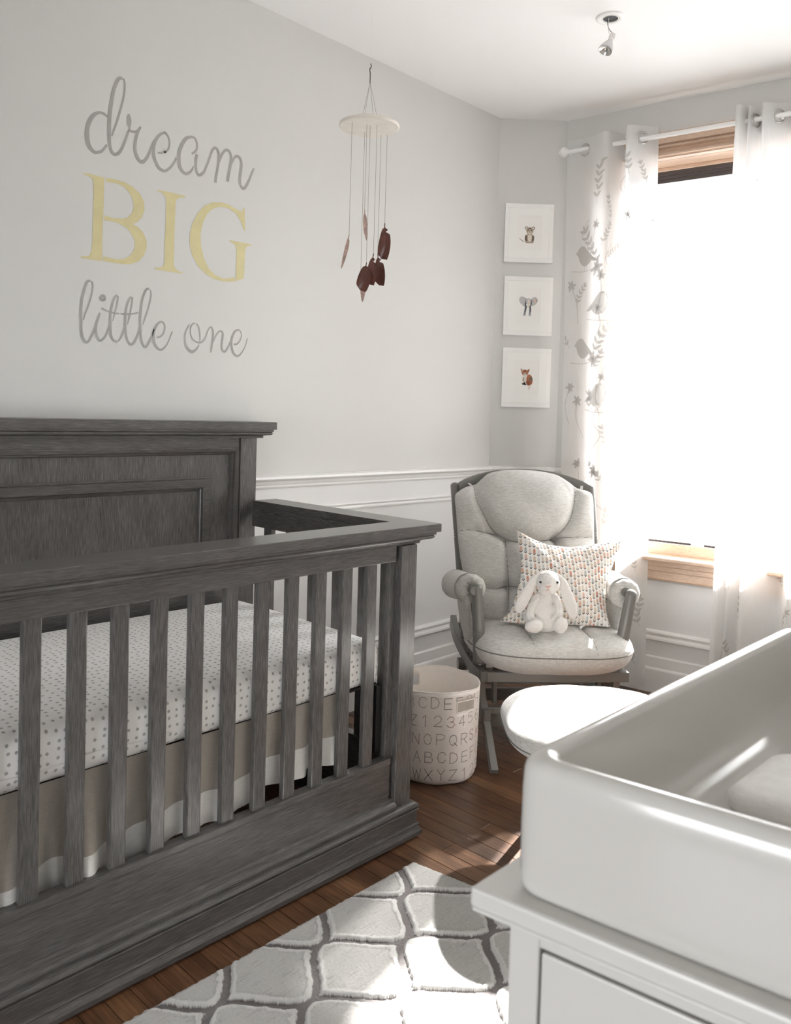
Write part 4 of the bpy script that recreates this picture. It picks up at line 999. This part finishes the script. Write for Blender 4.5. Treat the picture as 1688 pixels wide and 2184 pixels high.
# ================================================================== RUG
def build_rug():
    import array
    x1, y1 = 1.0, -.986
    nx, ny = 640, 400; d = .0025
    vs, cols = [], []
    cg, clt, cin = lin(126, 119, 118), lin(228, 226, 222), lin(206, 204, 199)
    X0, Y0, a, b = .708, -1.080, .1420, .063
    px, yo = 2 * a, 2 * b
    rnd = random.Random(1)
    for j in range(ny + 1):
        for i in range(nx + 1):
            x = x1 - i * d; y = y1 - j * d
            e = noise.noise(Vector((x * 60, y * 60, 0))); e2 = noise.noise(Vector((x * 190, y * 190, 3)))
            xq, yq = x + .0035 * e, y + .0035 * noise.noise(Vector((x * 60, y * 60, 9)))
            best = 9
            for m in (int((yq - Y0 - b) / yo) + k for k in (-2, -1, 0, 1, 2)):
                sg = 1 if m % 2 == 0 else -1
                ph = pi * (xq - X0) / a
                ym = Y0 + b + yo * m + sg * b * cos(ph)
                sl = b * pi / a * sin(ph)
                best = min(best, abs(yq - ym) / sqrt(1 + sl * sl))
            w = .0085 + .0018 * e2
            if best < w: h = .004 + .0012 * e2; c = [q * (1 + .25 * e2) for q in cg[:3]]
            else:
                k = min(1, (best - w) / .004); h = .004 + .007 * k * (1.15 if best < w + .014 else .85) + .0012 * e2
                streak = noise.noise(Vector((x * 25, y * 420, 5)))
                base = clt if best < w + .012 + .003 * e else cin
                s_ = (1 + .10 * e2) * (1 - (.32 * max(0, streak - .25) * 2 if base is cin else 0))
                c = [q * s_ for q in base[:3]]
            edge = min(i, nx - i, j, ny - j)
            if edge < 5: h *= .25 + .15 * edge
            ox = .003 * noise.noise(Vector((y * 90, 1, 1))) if i < 3 else 0
            oy = .0035 * noise.noise(Vector((x * 90, 2, 1))) if j < 3 else 0
            sh = (y1 - y) * .16 * max(0, min(1, (x - .3) / .7))
            vs.append((x + ox + sh, y + oy, max(.001, h)))
            cols += [c[0], c[1], c[2], 1]
    W = nx + 1
    fs = [(j * W + i, j * W + i + 1, (j + 1) * W + i + 1, (j + 1) * W + i) for j in range(ny) for i in range(nx)]
    me = bpy.data.meshes.new('area_rug'); me.from_pydata(vs, [], fs); me.flip_normals()
    at = me.color_attributes.new('pile', 'FLOAT_COLOR', 'POINT'); at.data.foreach_set('color', cols)
    me.polygons.foreach_set('use_smooth', [True] * len(me.polygons))
    m, nt, bs = new_mat('wool_pile')
    vc = nt.nodes.new('ShaderNodeVertexColor'); vc.layer_name = 'pile'
    f = noise_t(nt, coords(nt), 700, 3, .7)
    mx = nt.nodes.new('ShaderNodeMix'); mx.data_type = 'RGBA'; mx.blend_type = 'MULTIPLY'; mx.inputs[0].default_value = .5
    nt.links.new(vc.outputs[0], mx.inputs[6]); nt.links.new(ramp(nt, f, [(.3, lin(190)), (.65, lin(255))]), mx.inputs[7])
    nt.links.new(mx.outputs[2], bs.inputs['Base Color']); bs.inputs['Roughness'].default_value = 1; bs.inputs['Sheen Weight'].default_value = .3
    bump(nt, bs, f, .8, .003)
    me.materials.append(m)
    o = bpy.data.objects.new('area_rug', me); COL.objects.link(o)
    tag(o, 'light grey rug with a darker grey trellis pattern, in front of the crib', 'rug')
build_rug()

# ================================================================== CHANGING TABLE AND TRAY
TX, TY = -.011, -1.962
def sh(x, y, z):     # local (x away from the camera, y towards the right wall)
    return (TX + x + y * .1424, TY - y, z)
def tbox(x0, x1, y0, y1, z0, z1, mb=None):
    mb = mb or MB()
    P = [sh(x0, y0, 0), sh(x1, y0, 0), sh(x1, y1, 0), sh(x0, y1, 0)]
    return mb.add([(p[0], p[1], z) for z in (z0, z1) for p in P], [(3, 2, 1, 0), (4, 5, 6, 7), (0, 1, 5, 4), (1, 2, 6, 5), (2, 3, 7, 6), (3, 0, 4, 7)])
TW, TD, TZ = .72, .95, .760     # across, along, height
tb = thing('changing_table', 'white lacquered changing table dresser in the right foreground', 'changing table', (TX, TY, 0))
obj('top', tbox(0, TD, 0, TW, TZ - .022, TZ), M['tablew'], tb, bevel=.004)
obj('edge_bead', tbox(.002, TD, .002, TW, TZ - .0265, TZ - .022), M['tablew'], tb, bevel=.001)
for x0, y0 in ((.016, .038), (.016, TW - .08), (TD - .06, .038), (TD - .06, TW - .08)):
    obj('leg', tbox(x0, x0 + .045, y0, y0 + .034, 0, TZ - .0265), M['tablew'], tb, bevel=.002)
obj('apron', tbox(.018, .035, .072, TW - .08, TZ - .045, TZ - .0265), M['tablew'], tb)
for z0, z1 in ((.50, .7125), (.275, .495), (.05, .27)):
    o = obj('drawer_front', tbox(.014, .034, .076, TW - .084, z0, z1), M['tablew'], tb, bevel=.002)
    mb = MB(); c_ = sh(.004, TW / 2 + .0, (z0 + z1) / 2); mb.lathe([(.0001, .02), (.012, .018), (.014, .012), (.006, .006), (.006, 0)], 18, Matrix.Translation(Vector(sh(.014, TW / 2, (z0 + z1) / 2))) @ Vector((-1, 0, 0)).to_track_quat('Z', 'Y').to_matrix().to_4x4())
    obj('knob', mb, M['steel'], o, smooth=True)
mb = MB(); tbox(.04, TD - .02, .045, .060, .05, TZ - .0265, mb); tbox(.04, TD - .02, TW - .065, TW - .05, .05, TZ - .0265, mb); tbox(TD - .03, TD - .02, .06, TW - .06, .05, TZ - .0265, mb); tbox(.04, TD - .02, .06, TW - .06, .04, .05, mb)
obj('carcass', mb, M['tablew'], tb)
# deep tray
tr_ = thing('changing_tray', 'deep glossy white changing tray with rounded rim standing on the changing table', 'changing tray', (TX + .05, TY - .03, TZ))
def rrect(x0, x1, y0, y1, r, n=7):
    P = []
    for cx, cy, a0 in ((x1 - r, y1 - r, 0), (x0 + r, y1 - r, pi / 2), (x0 + r, y0 + r, pi), (x1 - r, y0 + r, 3 * pi / 2)):
        for k in range(n + 1):
            a = a0 + pi / 2 * k / n; P.append((cx + r * cos(a), cy + r * sin(a)))
    return P
tx0, tx1, ty0, ty1 = .017, .855, .030, .52
rows = []
for ins, z, r in ((.008, TZ + .0005, .03), (.002, TZ + .006, .034), (0, TZ + .014, .036), (0, TZ + .128, .036), (.002, TZ + .137, .036), (.007, TZ + .1435, .034), (.014, TZ + .146, .032), (.022, TZ + .1455, .030), (.027, TZ + .142, .028), (.030, TZ + .135, .028), (.036, TZ + .05, .035), (.044, TZ + .032, .04), (.060, TZ + .022, .045), (.09, TZ + .020, .05)):
    rows.append([Vector(sh(a, b, z)) for a, b in rrect(tx0 + ins, tx1 - ins, ty0 + ins, ty1 - ins, r)])
mb = MB(); mb.grid(rows, closev=True); mb.fan(rows[-1]); mb.fan(rows[0][::-1])
obj('shell', mb, M['tray'], tr_, smooth=True, sub=1)
# folded pad lying in the tray
pd = thing('changing_pad', 'white folded pad lying inside the glossy tray', 'pad', sh(.35, .2, TZ + .02))
mb = MB(); rows = []
for ins, z in ((.006, .0205), (0, .027), (0, .040), (.006, .047), (.02, .049), (.05, .050)):
    rows.append([Vector(sh(a, b, TZ + z + .002 * sin(a * 40))) for a, b in rrect(.305 + ins, .495 - ins, .135 + ins, .46 - ins, .03)])
mb.grid(rows, closev=True); mb.fan(rows[-1])
obj('pad_cover', mb, M['pad'], pd, smooth=True)
# ================================================================== GLIDER ARMCHAIR
GO = Vector((1.975, -.785, 0)); GR = Vector((.753, -.658, 0)); GD = Vector((-.658, -.753, 0))
def G(x, y, z): return GO + GR * x + GD * y + Vector((0, 0, z))
def resample(P, n):
    Q = catmull(P, 12, True); L = [0]
    for i in range(len(Q)): L.append(L[-1] + hypot(Q[(i + 1) % len(Q)][0] - Q[i][0], Q[(i + 1) % len(Q)][1] - Q[i][1]))
    out = []; j = 0
    for k in range(n):
        u = L[-1] * k / n
        while L[j + 1] < u: j += 1
        f = (u - L[j]) / max(1e-9, L[j + 1] - L[j]); a, b = Q[j], Q[(j + 1) % len(Q)]
        out.append((a[0] + (b[0] - a[0]) * f, a[1] + (b[1] - a[1]) * f))
    return out
def segd(p, a, b):
    ax, ay, bx, by = a[0], a[1], b[0], b[1]; dx, dy = bx - ax, by - ay
    t = max(0, min(1, ((p[0] - ax) * dx + (p[1] - ay) * dy) / (dx * dx + dy * dy + 1e-12)))
    return hypot(p[0] - ax - t * dx, p[1] - ay - t * dy)
def pad(outline, fn, tf, tb, seams=(), sd=.022, sw=.016, n=150, R=34, pf=2.6, wr=.002, seed=0, uv=False, bumps=None, pe=.5):
    O_ = resample(outline, n); c = (sum(p[0] for p in O_) / n, sum(p[1] for p in O_) / n)
    sg = [catmull(s, 4) for s in seams]
    mb = MB(); rows = []; UV = []
    def row(t, side):
        r = []
        for p in O_:
            a, b = c[0] + (p[0] - c[0]) * t, c[1] + (p[1] - c[1]) * t
            base = (1 - t ** pf) ** pe if t < 1 else 0
            h = (tf if side > 0 else tb) * base
            if side > 0:
                if bumps: h += bumps(a, b) * base
                for s in sg:
                    d = min(segd((a, b), s[i], s[i + 1]) for i in range(len(s) - 1))
                    if d < .09: h -= base * (sd * .55 * math.exp(-(d / sw) ** 1.1) + sd * .7 * math.exp(-(d / (sw * 4)) ** 2))
            h += wr * base * noise.noise(Vector((a * 11, b * 11, seed + side)))
            r.append(fn(a, b, h * side)); UV.append((a, b))
        return r
    ts = [1 - (1 - k / R) ** 1.5 for k in range(1, R + 1)]
    front = [row(t, 1) for t in ts]
    back = [row(t, -1) for t in ts[:-1][::-1]]
    mb.grid(front + back, closev=True)
    n0 = len(mb.v)
    mb.fan(front[0][::-1], fn(c[0], c[1], (tf + (bumps(*c) if bumps else 0)))); mb.fan(back[-1], fn(c[0], c[1], -tb))
    def surf(a, b):
        al = atan2(b - c[1], a - c[0]); best = min(O_, key=lambda p: abs((atan2(p[1] - c[1], p[0] - c[0]) - al + pi) % (2 * pi) - pi))
        t = min(1, hypot(a - c[0], b - c[1]) / hypot(best[0] - c[0], best[1] - c[1]))
        base = max(0, 1 - t ** pf) ** pe; h = tf * base + (bumps(a, b) * base if bumps else 0)
        return h - base * sd * 1.15, t
    pad.surf = surf
    return mb, O_
def threads(seams, fn, parent):
    for s in seams:
        pts = []
        for a, b in catmull(s, 6):
            h, t = pad.surf(a, b)
            if t < .992: pts.append(fn(a, b, h + .0006))
        if len(pts) > 3:
            mb = MB(); mb.tube(pts, .0011, 6); obj('seam', mb, M['seam'], parent)
ch = thing('glider_armchair', 'grey glider rocking chair with heather grey cushions in the corner by the window', 'armchair', tuple(GO))
# turned uprights
def turned(p0, p1, r0, r1, rings, name='post', dome=True):
    p0, p1 = Vector(p0), Vector(p1); ln = (p1 - p0).length
    prof = []; K = 30
    for i in range(K + 1):
        t = i / K; r = r0 + (r1 - r0) * t
        prof.append((r, t * ln))
    for q in rings:
        for d in (-.012, 0, .012):
            z = q * ln + d; r = r0 + (r1 - r0) * q
            prof += [(r, z - .004), (r - .0022, z), (r, z + .004)]
    prof.sort(key=lambda a: a[1])
    if dome:
        e = prof[-1][0]; prof = [p for p in prof if p[1] < ln - e * .8] + [(e * sin(a), ln - e * .8 + e * .8 * cos(a)) for a in [pi / 2 * (1 - k / 6) for k in range(7)]]
    mb = MB(); mb.lathe([(.0001, 0)] + prof, 20, Matrix.Translation(p0) @ (p1 - p0).to_track_quat('Z', 'Y').to_matrix().to_4x4())
    return obj(name, mb, M['chair'], ch, smooth=True)
turned(G(-.295, -.20, .36), G(-.318, -.425, .975), .014, .019, (.30, .66), 'back_post')
turned(G(.275, -.20, .36), G(.277, -.425, .975), .014, .019, (.30, .66), 'back_post')
turned(G(-.272, .012, .33), G(-.291, .002, .628), .0255, .0205, (.36,), 'arm_post')
turned(G(.262, .035, .36), G(.298, .045, .622), .0255, .0205, (.25,), 'arm_post')
for x in (-.285, .268):
    turned(G(x, -.12, .33), G(x - .01 if x < 0 else x + .02, -.17, .58), .012, .013, (.4,), 'spindle')
    turned(G(x, -.06, .33), G(x - .01 if x < 0 else x + .02, -.09, .58), .011, .012, (.4,), 'spindle')
    mb = MB(); mb.tube([G(x * 1.06, .02, .605), G(x * 1.10, -.32, .585)], .017, 12); obj('arm_rail', mb, M['chair'], ch, smooth=True)
# curved top rail and lower back slats
mb = MB(); rows = []
for k in range(21):
    t = -1 + 2 * k / 20; x = -.02 + .285 * t; y = -.395 - .03 * (1 - t * t); zt = .978 + .062 * (1 - t * t) ** .8; zb = .90 + .05 * (1 - t * t)
    rows.append([G(x, y - .009, zb), G(x, y + .009, zb), G(x, y + .006, zt), G(x, y - .012, zt)])
mb.grid(rows, closev=True); mb.fan(rows[0]); mb.fan(rows[-1][::-1]); obj('top_rail', mb, M['chair'], ch, bevel=.003)
for k in range(4):
    x = -.17 + .10 * k; mb = MB(); mb.tube([G(x, -.20, .40), G(x * 1.02 - .01, -.41, .93)], .010, 10); obj('back_spindle', mb, M['chair'], ch, smooth=True)
for sx in (-.275, .232):   # cushion ties
    mb = MB(); mb.grid([[G(sx + dx, -.405 - .01 * k, .995 - .012 * k + .0 * dx) for dx in (0, .012)] for k in range(2)] + [[G(sx + dx + .018 * k * (1 if sx < 0 else -1), -.385 + .02 * k, .985 - .022 * k) for dx in (0, .012)] for k in range(1, 4)])
    obj('cushion_tie', mb, M['cushion'], ch)
# seat frame: swept side boards and front rail
def board(pts, w, name, thick=.022, axis='x'):
    """board following pts (x,y,z), height w, thickness along chair x"""
    P = catmull(pts, 6); rows = []
    for i, p in enumerate(P):
        a, b = P[max(i - 1, 0)], P[min(i + 1, len(P) - 1)]
        t = Vector((0, b[1] - a[1], b[2] - a[2])); t.normalize(); nz = Vector((0, -t.z, t.y)) * (w / 2 if not isinstance(w, tuple) else (w[0] + (w[1] - w[0]) * i / (len(P) - 1)) / 2)
        rows.append([G(p[0] - thick / 2, p[1] + nz.y, p[2] + nz.z), G(p[0] + thick / 2, p[1] + nz.y, p[2] + nz.z), G(p[0] + thick / 2, p[1] - nz.y, p[2] - nz.z), G(p[0] - thick / 2, p[1] - nz.y, p[2] - nz.z)])
    mb = MB(); mb.grid(rows, closev=True); mb.fan(rows[0]); mb.fan(rows[-1][::-1])
    return obj(name, mb, M['chair'], ch, bevel=.003)
for sx in (-1, 1):
    board([(sx * .300 - .01, -.40, .385), (sx * .298 - .01, -.30, .345), (sx * .292, -.16, .305), (sx * .282, -.02, .292), (sx * .262, .065, .292)], (.055, .038), 'seat_side', .026)
mb = MB(); P = [G(-.255, .045, .274), G(.29, .045, .274), G(.29, .073, .274), G(-.255, .073, .274)]
mb.add([(p.x, p.y, z) for z in (.274, .312) for p in P], [(3, 2, 1, 0), (4, 5, 6, 7), (0, 1, 5, 4), (1, 2, 6, 5), (2, 3, 7, 6), (3, 0, 4, 7)]); obj('seat_front_rail', mb, M['chair'], ch, bevel=.003)
mb = MB(); P = [G(-.29, -.40, .3), G(.28, -.40, .3), G(.28, -.375, .3), G(-.29, -.375, .3)]
mb.add([(p.x, p.y, z) for z in (.33, .38) for p in P], [(3, 2, 1, 0), (4, 5, 6, 7), (0, 1, 5, 4), (1, 2, 6, 5), (2, 3, 7, 6), (3, 0, 4, 7)]); obj('seat_back_rail', mb, M['chair'], ch, bevel=.003)
mb = MB(); mb.tube([G(-.322, -.185, .265), G(-.286, -.185, .265)], .025, 18); obj('pivot_knob', mb, M['chair'], ch, bevel=.004)
# base: two side frames with long feet, joined by cross bars; swing arms
for sx in (-1, 1):
    X = sx * .252
    board([(X - .02 * (sx < 0), .03, .315), (X - .015 * (sx < 0), .022, .24), (X - .005, .038, .165), (X, .115, .088), (X, .232, .004)], (.048, .036), 'base_leg', .026)
    board([(X, -.20, .27), (X, -.22, .20), (X, -.27, .10), (X, -.36, .004)], (.038, .034), 'base_leg', .026)
    board([(X, .09, .150), (X, -.06, .142), (X, -.24, .150)], .050, 'base_side', .024)
    board([(sx * .205, -.02, .300), (sx * .205, -.025, .22), (sx * .205, -.02, .165)], .030, 'swing_arm', .016)
    board([(sx * .205, -.24, .300), (sx * .205, -.235, .22), (sx * .205, -.24, .165)], .030, 'swing_arm', .016)
def xbar(y0, y1, z0, z1, name='cross_bar', x0=-.245, x1=.245):
    P = [G(x0, y0, 0), G(x1, y0, 0), G(x1, y1, 0), G(x0, y1, 0)]
    mb = MB(); mb.add([(p.x, p.y, z) for z in (z0, z1) for p in P], [(3, 2, 1, 0), (4, 5, 6, 7), (0, 1, 5, 4), (1, 2, 6, 5), (2, 3, 7, 6), (3, 0, 4, 7)])
    return obj(name, mb, M['chair'], ch, bevel=.003)
xbar(.00, .022, .085, .150); xbar(-.22, -.198, .11, .16); xbar(.02, .05, .145, .172); xbar(-.16, -.135, .20, .235)
# cushions
def bmap(x, z, h):
    y = -.12 - (z - .45) * .40; return G(x, y - .045 + h * .93, z + h * .33)
def bb(a, b):
    d = hypot((a + .03) / .19, (b - .90) / .15)
    return .030 * max(0, 1 - d ** 3) if d < 1 else 0
mb, ol = pad(BACK_OUT, bmap, .060, .035, BACK_SEAMS, .030, .0055, n=230, R=64, pf=3.6, bumps=bb, wr=.003)
bc = obj('back_cushion', mb, M['cushion'], ch, smooth=True)
threads(BACK_SEAMS, bmap, bc)
mb = MB(); mb.tube([bmap(a, b, 0) for a, b in ol] + [bmap(*ol[0], 0)], .0028, 6, False); obj('piping', mb, M['cushion'], bc, smooth=True)
seat = []
for k in range(40):
    a = 2 * pi * k / 40; c_, s_ = cos(a), sin(a)
    ex = .62
    x = .012 + .318 * (abs(c_) ** ex) * (1 if c_ > 0 else -1); y = -.095 + .262 * (abs(s_) ** (.70 if s_ > 0 else .5)) * (1 if s_ > 0 else -1)
    seat.append((x, y))
smap = lambda x, y, h: G(x, y, .395 - .008 * (x + .3) / .6 + h)
SEATS = [[(-.098, .165), (-.10, 0), (-.10, -.3)], [(.135, .16), (.13, .0), (.12, -.3)], [(-.28, -.12), (0, -.125), (.3, -.12)]]
mb, ol = pad(seat, smap, .076, .092, SEATS, .014, .006, n=190, R=50, pf=5.0, wr=.003, seed=4, pe=.5)
sc_ = obj('seat_cushion', mb, M['cushion'], ch, smooth=True)
threads(SEATS, smap, sc_)
mb = MB(); mb.tube([smap(a * 1.0, b * 1.0, 0) for a, b in ol] + [smap(*ol[0], 0)], .0022, 6, False); obj('piping', mb, M['seam'], sc_, smooth=True)
# rolled arm cushions with gathered ends and hanging side pads
def armroll(cf, cb, r, sgn):
    rows = []; K = 40
    cf, cb = Vector(cf), Vector(cb)
    d = (cf - cb); ln = d.length; d.normalize()
    prof = [(0.0, .006), (.004, .016), (.006, .03), (.003, .72 * r), (-.004, .88 * r), (-.016, .98 * r), (-.03, 1.0 * r)]
    def ring(base, ax, off, rr, fold):
        c = base + ax * off; out = []
        for k in range(K):
            a = 2 * pi * k / K
            f = 1 + fold * .05 * sin(a * 11 + .8)
            lift = -.004 * fold * (.5 + .5 * sin(a * 11 + .8))
            out.append(G(*(c + ax * lift + Vector((cos(a), 0, sin(a))) * rr * f)))
        return out
    for o_, rr in prof: rows.append(ring(cf, d, o_, rr, 1 if rr < .9 * r else .4))
    for k in range(1, 10):
        t = k / 10; b = cf + (cb - cf) * t
        rows.append(ring(b, d, 0, r * (1.0 + .03 * sin(t * 9) - (.05 if k == 3 else 0)), .1))
    for o_, rr in prof[::-1]: rows.append(ring(cb, -d, o_, rr, 1 if rr < .9 * r else .4))
    mb = MB(); mb.grid(rows, closev=True); mb.fan(rows[0]); mb.fan(rows[-1][::-1])
    o = obj('arm_cushion', mb, M['cushion'], ch, smooth=True)
    return o
armroll((-.302, -.030, .602), (-.332, -.27, .572), .058, -1)
armroll((.292, .008, .594), (.322, -.27, .578), .058, 1)
for cx, sg in ((-.292, -1), (.262, 1)):
    outp = [(-.02, .575), (-.10, .585), (-.20, .58), (-.235, .50), (-.20, .40), (-.10, .352), (-.05, .38), (-.015, .48)]
    mb, _o = pad(outp, lambda y, z, h, cx=cx, sg=sg: G(cx + h + sg * (.03 * (z - .36) / .2), y, z), .020, .018, [[(-.12, .58), (-.12, .36)]], .01, .01, n=80, R=14, pf=2.2)
    obj('side_pad', mb, M['cushion'], ch, smooth=True)

# ================================================================== OTTOMAN
R0 = Vector((.68, -.7332, 0)); D0 = Vector((-.7332, -.68, 0))
OT = GO + R0 * .005 + D0 * .735
def Q(x, y, z): return OT + R0 * x + D0 * y + Vector((0, 0, z))
ot = thing('ottoman', 'grey cushioned gliding ottoman in front of the armchair, half hidden by the changing tray', 'ottoman', tuple(OT))
outo = []
for k in range(40):
    a = 2 * pi * k / 40; c_, s_ = cos(a), sin(a)
    outo.append((.268 * (abs(c_) ** .62) * (1 if c_ > 0 else -1), .262 * (abs(s_) ** .62) * (1 if s_ > 0 else -1)))
omap = lambda x, y, h: Q(x, y, .360 + h)
mb, ol = pad(outo, omap, .078, .055, [], n=140, R=34, pf=3.0, wr=.004, seed=7, pe=.55)
oc = obj('cushion', mb, M['cushion'], ot, smooth=True)
mb = MB(); mb.tube([omap(a, b, 0) for a, b in ol] + [omap(*ol[0], 0)], .0020, 6, False); obj('piping', mb, M['seam'], oc, smooth=True)
def obox(x0, x1, y0, y1, z0, z1, name):
    P = [Q(x0, y0, 0), Q(x1, y0, 0), Q(x1, y1, 0), Q(x0, y1, 0)]
    mb = MB(); mb.add([(p.x, p.y, z) for z in (z0, z1) for p in P], [(3, 2, 1, 0), (4, 5, 6, 7), (0, 1, 5, 4), (1, 2, 6, 5), (2, 3, 7, 6), (3, 0, 4, 7)])
    return obj(name, mb, M['chair'], ot, bevel=.003)
obox(-.17, .17, -.16, .16, .285, .318, 'frame')
for x in (-.165, .145):
    obox(x, x + .02, -.12, -.09, .03, .29, 'leg'); obox(x, x + .02, .09, .12, .03, .29, 'leg'); obox(x, x + .02, -.17, .17, 0, .034, 'foot')
obox(-.15, .15, -.01, .01, .10, .14, 'cross_bar')

# ================================================================== PILLOW
pw = thing('throw_pillow', 'white throw pillow printed with small coral and grey feathers on the armchair', 'pillow', tuple(G(.06, -.06, .46)))
def pmap(x, z, h):
    y = .0 - (z - .45) * .42; return G(x, y + h * .92 - .005, max(z + h * .38, .468))
PB = [(a, b) for a, b in PILLOW]
def dense(P, n=5):
    out = []
    corners = {0, 6, 12, 17}
    N = len(P)
    for i in range(N):
        a, b = P[i], P[(i + 1) % N]
        for k in range(n): out.append((a[0] + (b[0] - a[0]) * k / n, a[1] + (b[1] - a[1]) * k / n))
    return out
def pillow_mesh():
    O_ = dense(PB, 6); n = len(O_); c = (.075, .61); R = 34; rows = []; bm = bmesh.new(); uvl = bm.loops.layers.uv.new('UVMap')
    def vert(a, b, t, side):
        h = .062 * max(0, (1 - t ** 2.0)) ** .62 * side
        ph = atan2(b - c[1], a - c[0])
        h += side * .006 * (t ** 3) * (1 - t) * 4 * sin(ph * 17) + side * .004 * noise.noise(Vector((a * 14, b * 14, 3))) * (1 - t)
        v = bm.verts.new(pmap(a, b, h)); return v, (a * 1.0, b * 1.0)
    ts = [(k / R) ** .8 for k in range(1, R + 1)]
    def ringv(t, side): return [vert(c[0] + (p[0] - c[0]) * t, c[1] + (p[1] - c[1]) * t, t, side) for p in O_]
    rings = [ringv(t, 1) for t in ts] + [ringv(t, -1) for t in ts[:-1][::-1]]
    c1, c2 = vert(c[0], c[1], 0, 1), vert(c[0], c[1], 0, -1)
    def face(vs):
        f = bm.faces.new([v[0] for v in vs]); f.smooth = True
        for l, v in zip(f.loops, vs): l[uvl].uv = ((v[1][0] + .25) / .5, (v[1][1] - .4) / .5)
    for r0, r1 in zip(rings[:-1], rings[1:]):
        for i in range(n): face([r0[i], r1[i], r1[(i + 1) % n], r0[(i + 1) % n]])
    for i in range(n):
        face([c1, rings[0][i], rings[0][(i + 1) % n]]); face([c2, rings[-1][(i + 1) % n], rings[-1][i]])
    bmesh.ops.recalc_face_normals(bm, faces=bm.faces)
    me = bpy.data.meshes.new('pillow_cover'); bm.to_mesh(me); bm.free(); me.materials.append(M['feather'])
    o = bpy.data.objects.new('pillow_cover', me); COL.objects.link(o); o.parent = pw; o.matrix_parent_inverse = BASE['throw_pillow'].inverted()
pillow_mesh()

# ================================================================== PLUSH RABBIT
def GB(x, y, z): return G(x - .016, y + .014, z + .006)
rb = thing('plush_rabbit', 'white plush rabbit with long drooping ears sitting against the feather pillow', 'stuffed toy', tuple(GB(-.03, .06, .452)))
def blobs(items, name, parent, voxel=.0028, smooth_it=6, mat=None):
    bm = bmesh.new()
    for it in items:
        if it[0] == 's':      # ellipsoid centre, radii, optional z-rotation about chair axes
            _, c, r = it[:3]; ang = it[3] if len(it) > 3 else 0
            res = bmesh.ops.create_icosphere(bm, subdivisions=4, radius=1)
            for v in res['verts']:
                x, y, z = v.co.x * r[0], v.co.y * r[1], v.co.z * r[2]
                x, z = x * cos(ang) - z * sin(ang), x * sin(ang) + z * cos(ang)
                v.co = GB(c[0] + x, c[1] + y, c[2] + z)
        else:                 # chain of (x,y,z,r)
            P = catmull(it[1], 6)
            for p in P:
                res = bmesh.ops.create_icosphere(bm, subdivisions=3, radius=1)
                fl_ = it[2] if len(it) > 2 else 1
                for v in res['verts']: v.co = GB(p[0] + v.co.x * p[3], p[1] + v.co.y * p[3] * fl_, p[2] + v.co.z * p[3])
    me = bpy.data.meshes.new(name); bm.to_mesh(me); bm.free(); me.materials.append(mat or M['plush'])
    o = bpy.data.objects.new(name, me); COL.objects.link(o); o.parent = parent; o.matrix_parent_inverse = BASE[parent.name].inverted()
    BASE[o.name] = Matrix()
    rm = o.modifiers.new('remesh', 'REMESH'); rm.mode = 'VOXEL'; rm.voxel_size = voxel; rm.use_smooth_shade = True
    sm = o.modifiers.new('smooth', 'SMOOTH'); sm.iterations = smooth_it; sm.factor = .6
    tx = bpy.data.textures.new(name + '_tuft', 'CLOUDS'); tx.noise_scale = .008; tx.noise_depth = 3
    dm = o.modifiers.new('tufts', 'DISPLACE'); dm.texture = tx; dm.strength = .0035; dm.mid_level = .5; dm.texture_coords = 'GLOBAL'
    return o
bodyo = blobs([('s', (-.028, .035, .520), (.045, .036, .060)), ('s', (-.028, .030, .565), (.034, .028, .042)), ('s', (-.022, .040, .492), (.052, .042, .038)),
       ('c', [(-.060, .04, .582, .013), (-.078, .055, .55, .0155), (-.088, .062, .52, .018), (-.085, .068, .505, .020)]),
       ('c', [(.012, .04, .590, .013), (.022, .055, .56, .0155), (.022, .062, .53, .0175), (.004, .070, .508, .020)]),
       ('c', [(-.055, .05, .492, .025), (-.066, .08, .491, .026), (-.074, .095, .491, .027)], .9), ('s', (-.082, .105, .491), (.034, .018, .023)),
       ('c', [(.012, .05, .492, .026), (.018, .075, .491, .026), (.021, .090, .495, .027)], .9), ('s', (.021, .098, .495), (.027, .018, .031))], 'body', rb)
headc = (-.020, .055, .640)
hd = blobs([('s', headc, (.045, .040, .041)), ('s', (-.032, .088, .632), (.024, .020, .019)), ('s', (-.026, .075, .622), (.031, .026, .022)), ('s', (-.018, .048, .655), (.040, .036, .032))], 'head', rb)
for pts in ([(-.048, .045, .672, .010), (-.072, .050, .650, .016), (-.096, .056, .610, .021), (-.116, .058, .570, .023), (-.126, .058, .545, .017)],
            [(.008, .045, .672, .010), (.034, .050, .648, .016), (.052, .054, .605, .021), (.070, .056, .560, .024), (.080, .056, .525, .018)]):
    blobs([('c', pts, .42)], 'ear', hd)
blk = plain('black_bead', lin(22), .1)
for p, r in (((.006, .088, .651), .0048), ((-.055, .078, .649), .0046)):
    mb = MB(); mb.lathe([(.0001, r), (r * .5, r * .87), (r * .87, r * .5), (r, 0), (r * .87, -r * .5), (r * .5, -r * .87), (.0001, -r)], 12, Matrix.Translation(GB(*p))); obj('eye', mb, blk, hd, smooth=True)
mb = MB(); mb.tube([GB(-.046, .1085, .642), GB(-.038, .1115, .640), GB(-.030, .1115, .6415), GB(-.024, .108, .643)], [.0012, .0034, .0034, .0012], 8); obj('nose', mb, M['pink'], hd, smooth=True)
mb = MB(); mb.tube(catmull([GB(-.036, .112, .639), GB(-.036, .113, .630), GB(-.043, .110, .623)], 4), .0011, 6); mb.tube(catmull([GB(-.036, .113, .630), GB(-.029, .111, .625)], 4), .0011, 6); obj('mouth', mb, M['pink'], hd, smooth=True)
